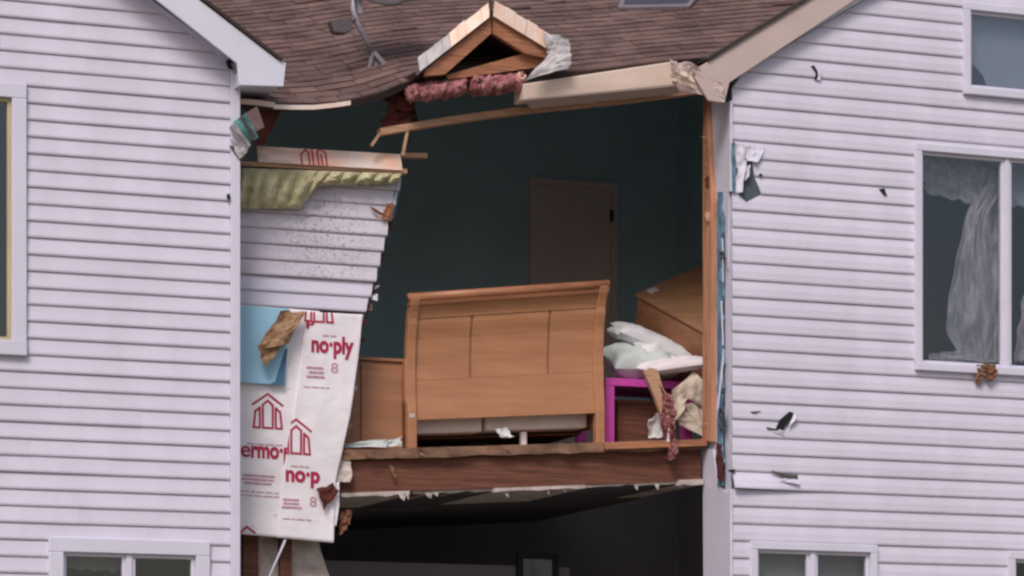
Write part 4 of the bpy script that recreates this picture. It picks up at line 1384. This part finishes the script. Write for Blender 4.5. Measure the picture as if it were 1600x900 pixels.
MB().box(x0, x1, 0.95, 1.2, deck_z(x0), ZZ(1000, 632, 0.95)).build('box_body', 'rim', t2, bevel=0.006)
MB().box(x0 - 0.01, x1 + 0.01, 0.94, 1.21, ZZ(1000, 632, 0.95) + 0.002, ZZ(1000, 626, 0.95)).build('lid', 'rim', t2, bevel=0.004)

# pillows
def axis(p, q, y):
    return (W(q[0], q[1], y) - W(p[0], p[1], y)) / 2
tag(pillow(W(1000, 565, 0.98), axis((950, 566), (1052, 572), 0.98), Vector((0, 0.16, 0.09)), Vector((0.0, -0.06, 0.13)), 3).build('pillow', 'linen_green', smooth=True),
    'pale sage pillow lying on the magenta table beside the headboard', 'pillow')
tag(pillow(W(1018, 536, 1.10), axis((962, 512), (1078, 562), 1.10), Vector((0.03, 0.17, 0.06)), Vector((0.03, -0.05, 0.085)), 8).build('pillow', 'linen', smooth=True),
    'grey-white pillow slanting down to the right against the tipped dresser', 'pillow')
tag(pillow(W(970, 522, 1.05), axis((954, 517), (984, 524), 1.05), Vector((0, 0.1, 0.03)), Vector((0, -0.03, 0.05)), 13).build('pillow', 'linen_green', smooth=True),
    'small pale cushion corner peeking out beside the headboard top', 'pillow')
tag(pillow(W(1052, 571, 0.72), axis((1000, 577), (1102, 563), 0.72), Vector((0, 0.14, 0.035)), Vector((0, -0.02, 0.06)), 18, 22, 0.07).build('pillow', 'linen_pink', smooth=True),
    'pinkish white crumpled pillow on top of the splintered board', 'pillow')
# splintered board with pink insulation
t = thing('broken_board', W(1048, 680, 0.50), 'splintered brown board end leaning in front of the magenta table', 'board')
MB().ppoly([(1007, 582), (1016, 574), (1028, 577), (1036, 606), (1052, 632), (1053, 668), (1044, 690), (1034, 650), (1024, 622)], 0.50, 0.045).build('board', 'lumber_pale', t, bevel=0.003)
MB().ppoly([(1030, 600), (1038, 612), (1048, 640), (1044, 642)], 0.492, 0.006).build('splinter', 'rim', t)
tag(roll([(1044, 628), (1043, 650), (1046, 676), (1048, 706)], 0.078, 16, None, 0.40).build('insulation_tuft', 'pink_batt', smooth=True),
    'pink insulation tuft hanging over the floor edge', 'insulation')
tag(sheet([W(1047, 640, .40), W(1050, 638, .40), W(1046, 690, .37), W(1042, 690, .37)], 0.01, 2, 97, 5, 10).build('paper_scrap', 'linen_pink'),
    'thin white scrap caught in the pink insulation tuft', 'scrap')
for i, (q, m_, lab) in enumerate([
        ([(1062, 612), (1084, 580), (1106, 604), (1102, 640)], 'cream', 'upper folded part of the cream paper beside the right stud'),
        ([(1050, 610), (1086, 582), (1070, 640), (1054, 660)], 'cream', 'left folded part of the cream paper behind the broken board'),
        ([(1070, 632), (1104, 622), (1106, 672), (1098, 682)], 'cream', 'lower corner of the cream paper resting on the floor edge'),
        ([(1056, 644), (1096, 640), (1096, 680), (1060, 664)], 'cream', 'middle of the cream paper sheet beside the right stud'),
        ([(1014, 656), (1030, 646), (1036, 684), (1014, 684)], 'linen', 'small white crumpled scrap left of the broken board foot')]):
    y0 = 0.60 + 0.012 * i
    tag(sheet([W(a, b, y0 + 0.05 * (j % 2)) for j, (a, b) in enumerate(q)], 0.022, 1.8, 101 + 7 * i, 12, 12).build('paper_sheet', m_), lab, 'paper', 'crumpled papers at the floor edge')
# rubble along the floor edge
for i, (a, b, c_, d_, m_, lab) in enumerate([
        (528, 604, 686, 699, 'linen_green', 'pale crumpled sheet on the floor edge in front of the chest'),
        (600, 628, 682, 697, 'linen_green', 'small pale scrap between the chest and the bed post'),
        (512, 548, 714, 752, 'drywall', 'grey gypsum scrap hanging below the floor edge at the left'),
        (600, 622, 722, 752, 'kraft', 'small pale chip clinging to the dark rim joist')]):
    y0 = YC + (0.06 if i < 2 else -0.03)
    tag(sheet([W(a, c_ + 8, y0), W(b, c_, y0 + .03), W(b, d_, y0 - .02), W(a, d_, y0)] if i < 3 else [W(607, 724, y0), W(613, 728, y0), W(622, 750, y0), W(614, 742, y0)],
              0.02, 2.2, 141 + i * 5, 14, 8, 0.006).build('rubble_scrap', m_), lab, 'scrap')
# picture on the ground-floor partition
x0, x1 = W(808, 880, 2.16).x, W(872, 880, 2.16).x
z1 = ZZ(840, 864, 2.16)
t = thing('picture_frame', (x0, 2.16, z1 - 0.5), 'dark framed picture on the ground-floor wall at the bottom', 'picture')
f = MB()
w = 0.05
f.box(x0, x1, 2.15, 2.19, z1 - w, z1).box(x0, x1, 2.15, 2.19, z1 - 0.5, z1 - 0.5 + w).box(x0, x0 + w, 2.15, 2.19, z1 - 0.5 + w, z1 - w).box(x1 - w, x1, 2.15, 2.19, z1 - 0.5 + w, z1 - w)
f.build('frame', 'black', t, bevel=0.004)
MB().box(x0 + w, x1 - w, 2.17, 2.185, z1 - 0.5 + w, z1 - w).build('print', 'picture', t)

# ================================================================== BEHIND THE WINDOWS
def curtain(lf_, rt_, y, seed, m, folds, name, lab, nu=40, nv=26, amp=0.02, rag=5):
    def at(tab, v):
        k_ = v * (len(tab) - 1)
        i = min(int(k_), len(tab) - 2)
        f = k_ - i
        return [tab[i][j] + (tab[i + 1][j] - tab[i][j]) * f for j in (0, 1)]
    def fn(u, v):
        a, b = at(lf_, v), at(rt_, v)
        px, py = a[0] + (b[0] - a[0]) * u, a[1] + (b[1] - a[1]) * u
        px += rag * nz(v * 7, seed, u) * (1 - u)
        py += rag * v * nz(u * 9, seed * 1.3)
        return W(px, py, y + 0.016 * math.sin(u * folds + 2.5 * nz(v * 3, seed)) + amp * nz(u * 4, v * 5, seed) + 0.4 * amp * nz(u * 11, v * 9, seed))
    return tag(MB().grid(fn, nu, nv, 0.002, (0, 1, 0)).build(name, m, smooth=True), lab, 'curtain')
curtain([(1530, 286), (1512, 330), (1500, 380), (1486, 440), (1478, 490), (1482, 525), (1506, 566)],
        [(1574, 284), (1546, 330), (1548, 366), (1572, 410), (1574, 470), (1574, 530), (1560, 566)], 0.15, 3, 'sheer', 9, 'curtain',
        'torn pale sheer curtain gathered in the left pane of the broken window', 48, 40, 0.05)
curtain([(1546, 284), (1544, 330), (1540, 390), (1528, 460), (1520, 520), (1532, 566)],
        [(1576, 284), (1576, 330), (1576, 390), (1576, 460), (1576, 520), (1576, 566)], 0.19, 31, 'sheer', 7, 'curtain',
        'inner fold of the torn sheer curtain beside the mullion', 30, 40, 0.05)
curtain([(1436, 236), (1436, 252), (1438, 270), (1442, 284), (1448, 300)], [(1574, 246), (1574, 262), (1574, 284), (1574, 306), (1560, 330)], 0.21, 9, 'sheer_white', 4, 'torn_valance',
        'ragged pale valance across the top of the broken window', 50, 20, 0.04, 7)
curtain([(1606, 420), (1598, 470), (1590, 520), (1584, 566)], [(1640, 420), (1640, 470), (1640, 520), (1630, 566)], 0.14, 14, 'sheer', 12, 'curtain',
        'grey sheer curtain in the right pane of the broken window')
curtain([(1578, 242), (1578, 280), (1578, 322)], [(1660, 248), (1660, 286), (1660, 328)], 0.17, 19, 'blind', 4, 'roller_blind', 'pale half-lowered blind in the right pane of the broken window')
tag(sheet([W(1452, 552, .12), W(1500, 548, .14), W(1560, 566, .12), W(1450, 566, .10)], 0.02, 2.5, 161, 12, 6).build('cloth_heap', 'sheer'), 'pale cloth heap on the sill inside the broken window', 'cloth')
tag(MB().ppoly([(1512, 2), (1700, 14), (1700, 160), (1545, 144), (1536, 118), (1524, 104), (1512, 98)], 0.09, 0.004).build('roller_blind', 'blind'), 'pale blue blind behind the small high window at top right', 'blind')
tag(MB().ppoly([(1176, 850), (1266, 854), (1266, 1040), (1176, 1040)], 0.09, 0.004).build('roller_blind', 'blind_grey'), 'grey blind behind the left pane of the lower right window', 'blind')
tag(MB().ppoly([(1272, 850), (1352, 854), (1352, 1040), (1272, 1040)], 0.11, 0.004).build('roller_blind', 'blind_grey'), 'grey blind behind the right pane of the lower right window', 'blind')
curtain([(96, 860), (96, 875), (100, 888)], [(200, 866), (200, 884), (192, 894)], 0.14, 23, 'blind_grey', 14, 'curtain', 'grey curtain swag at the top of the lower left window')

# ================================================================== DARK STAND-INS FOR HOLES, AND DEBRIS, ON THE SIDING
def puncture(pts, y, d, m, lab, tip=0.0):  # solid dark pieces; their colour paints the shade inside punctures in the siding
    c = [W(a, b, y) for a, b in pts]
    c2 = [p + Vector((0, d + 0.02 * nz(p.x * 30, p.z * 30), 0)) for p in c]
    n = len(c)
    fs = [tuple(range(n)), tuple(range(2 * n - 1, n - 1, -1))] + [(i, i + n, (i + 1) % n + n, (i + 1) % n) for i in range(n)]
    return tag(MB().add(c + c2, fs).build('dark_puncture', m), lab, 'debris', 'solid dark stand-ins for holes in the right siding')
puncture([(1212, 672), (1220, 655), (1234, 643), (1240, 645), (1237, 655), (1226, 668), (1224, 672)], -0.03, 0.03, 'black', 'black wedge-shaped hole shown as a solid piece on the right siding level with the bed')
puncture([(1198, 667), (1212, 670), (1214, 672), (1200, 671)], -0.024, 0.02, 'dish', 'small dark sliver-shaped hole mark just left of the black wedge hole')
puncture([(1268, 103), (1272, 102), (1278, 112), (1278, 122), (1274, 124), (1275, 113)], -0.026, 0.02, 'black', 'curved black piece marking a slit high in the siding under the right rake board')
puncture([(1375, 295), (1382, 294), (1386, 306), (1381, 304)], -0.026, 0.02, 'black', 'tiny black hole shown as a solid piece left of the broken curtained window')
puncture([(1173, 643), (1189, 642), (1181, 646), (1176, 646)], -0.022, 0.015, 'dish', 'faint grey nick above and left of the black wedge hole')
puncture([(1206, 735), (1230, 741), (1247, 742), (1246, 749), (1232, 748)], -0.04, 0.02, 'dish', 'faint grey hole mark above the lifted siding plank')
puncture([(1139, 734), (1149, 733), (1148, 738), (1140, 738)], -0.035, 0.02, 'black', 'dark nick at the corner above the lifted siding plank')
puncture([(1186, 272), (1190, 271), (1192, 274), (1188, 276)], -0.026, 0.02, 'black', 'black speck just right of the torn siding hole')
t = thing('fibre_clump', W(1540, 600, -0.05), 'ragged brown fibre clump stuck under the broken curtained window', 'debris')
sheet([W(1526, 570, -.06), W(1556, 568, -.06), W(1556, 590, -.05), W(1530, 584, -.07)], 0.02, 3, 171, 10, 10, 0.01).build('clump', 'nest', t)
sheet([W(1524, 580, -.05), W(1538, 578, -.07), W(1532, 602, -.04), W(1524, 598, -.04)], 0.015, 3, 175, 8, 8, 0.006).build('tail', 'nest', t)
sheet([W(1540, 574, -.08), W(1560, 578, -.07), W(1552, 594, -.06), W(1544, 596, -.06)], 0.015, 3, 179, 8, 8, 0.006).build('tail', 'copper', t)
tag(sheet([W(354, 304, -.035), W(359, 302, -.04), W(360, 312, -.04), W(355, 312, -.035)], 0.006, 2, 181, 4, 4).build('paint_chip', 'black'), 'tiny black chip on the left corner post edge', 'debris')
tag(sheet([W(352, 92, -.05), W(362, 100, -.05), W(364, 110, -.04), W(356, 106, -.04)], 0.008, 2, 185, 6, 6).build('paint_chip', 'black'), 'small black gap filler where the left rake meets the corner post', 'debris')

# ================================================================== SPLINTERS AND WIRES ON THE BROKEN EDGES
rs = random.Random(11)
for i in range(18):
    px = rs.uniform(540, 1095)
    x = W(px, 700, YC - 0.06).x
    z = deck_z(x) + rs.uniform(-0.07, 0.0)
    d = Vector((rs.uniform(-0.05, 0.05), rs.uniform(-0.03, 0.0), rs.uniform(-0.02, 0.015)))
    a = Vector((x, YC - 0.045, z))
    MB().tube([a, a + d * 0.6, a + d], [0.007, 0.005, 0.001], 4).build('splinter', rs.choice(['lumber', 'rim', 'deck_edge']), floor)
for i in range(12):
    px = rs.uniform(540, 1090)
    x = W(px, 765, YC).x
    z = deck_z(x) - 0.335
    h = rs.uniform(0.02, 0.06)
    w = rs.uniform(0.02, 0.07)
    sheet([(x, YC + .02, z), (x + w, YC + .03, z), (x + w * 0.7, YC + .02, z - h), (x + w * 0.2, YC + .01, z - h * 0.7)], 0.006, 2.5, i * 3.1, 4, 4, 0.004).build('gypsum_flake', 'drywall', floor)
for i in range(10):
    py = rs.uniform(200, 680)
    a = V(1107, py, XR - 0.02)
    d = Vector((rs.uniform(-0.05, 0.0), rs.uniform(-0.03, 0.05), rs.uniform(-0.06, 0.06)))
    MB().tube([a, a + d * 0.6, a + d], [0.006, 0.004, 0.001], 4).build('splinter', 'lumber_v', centre)
for i in range(14):
    p0 = rs.uniform(300, 760)
    a = W(frag_edge(p0), p0, YC + 0.02)
    d = Vector((rs.uniform(0.01, 0.05), rs.uniform(-0.03, 0.05), rs.uniform(-0.05, 0.03)))
    sheet([a, a + Vector((d.x, d.y, 0.01)), a + d, a + Vector((0, 0, -0.03))], 0.006, 2, i * 2.3, 4, 4, 0.003).build('torn_edge', rs.choice(['felt', 'foam_edge', 'siding', 'lumber_pale']), frag_o)

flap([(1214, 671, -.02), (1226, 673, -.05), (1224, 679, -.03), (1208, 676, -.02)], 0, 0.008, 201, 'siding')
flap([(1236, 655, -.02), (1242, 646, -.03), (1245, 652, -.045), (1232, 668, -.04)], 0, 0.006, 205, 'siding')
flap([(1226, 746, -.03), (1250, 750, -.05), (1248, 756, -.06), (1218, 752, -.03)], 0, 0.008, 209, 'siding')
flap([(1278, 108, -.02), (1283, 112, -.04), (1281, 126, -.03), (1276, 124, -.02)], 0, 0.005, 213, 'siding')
tag(sheet([W(978, 520, 1.0), W(1040, 528, 1.02), W(1092, 556, .92), W(1010, 560, .90)], 0.05, 2.6, 221, 20, 20, 0.006, 0.015).build('rumpled_sheet', 'linen', smooth=True),
    'rumpled white bed sheet thrown over the pillows below the tipped dresser', 'bedding')
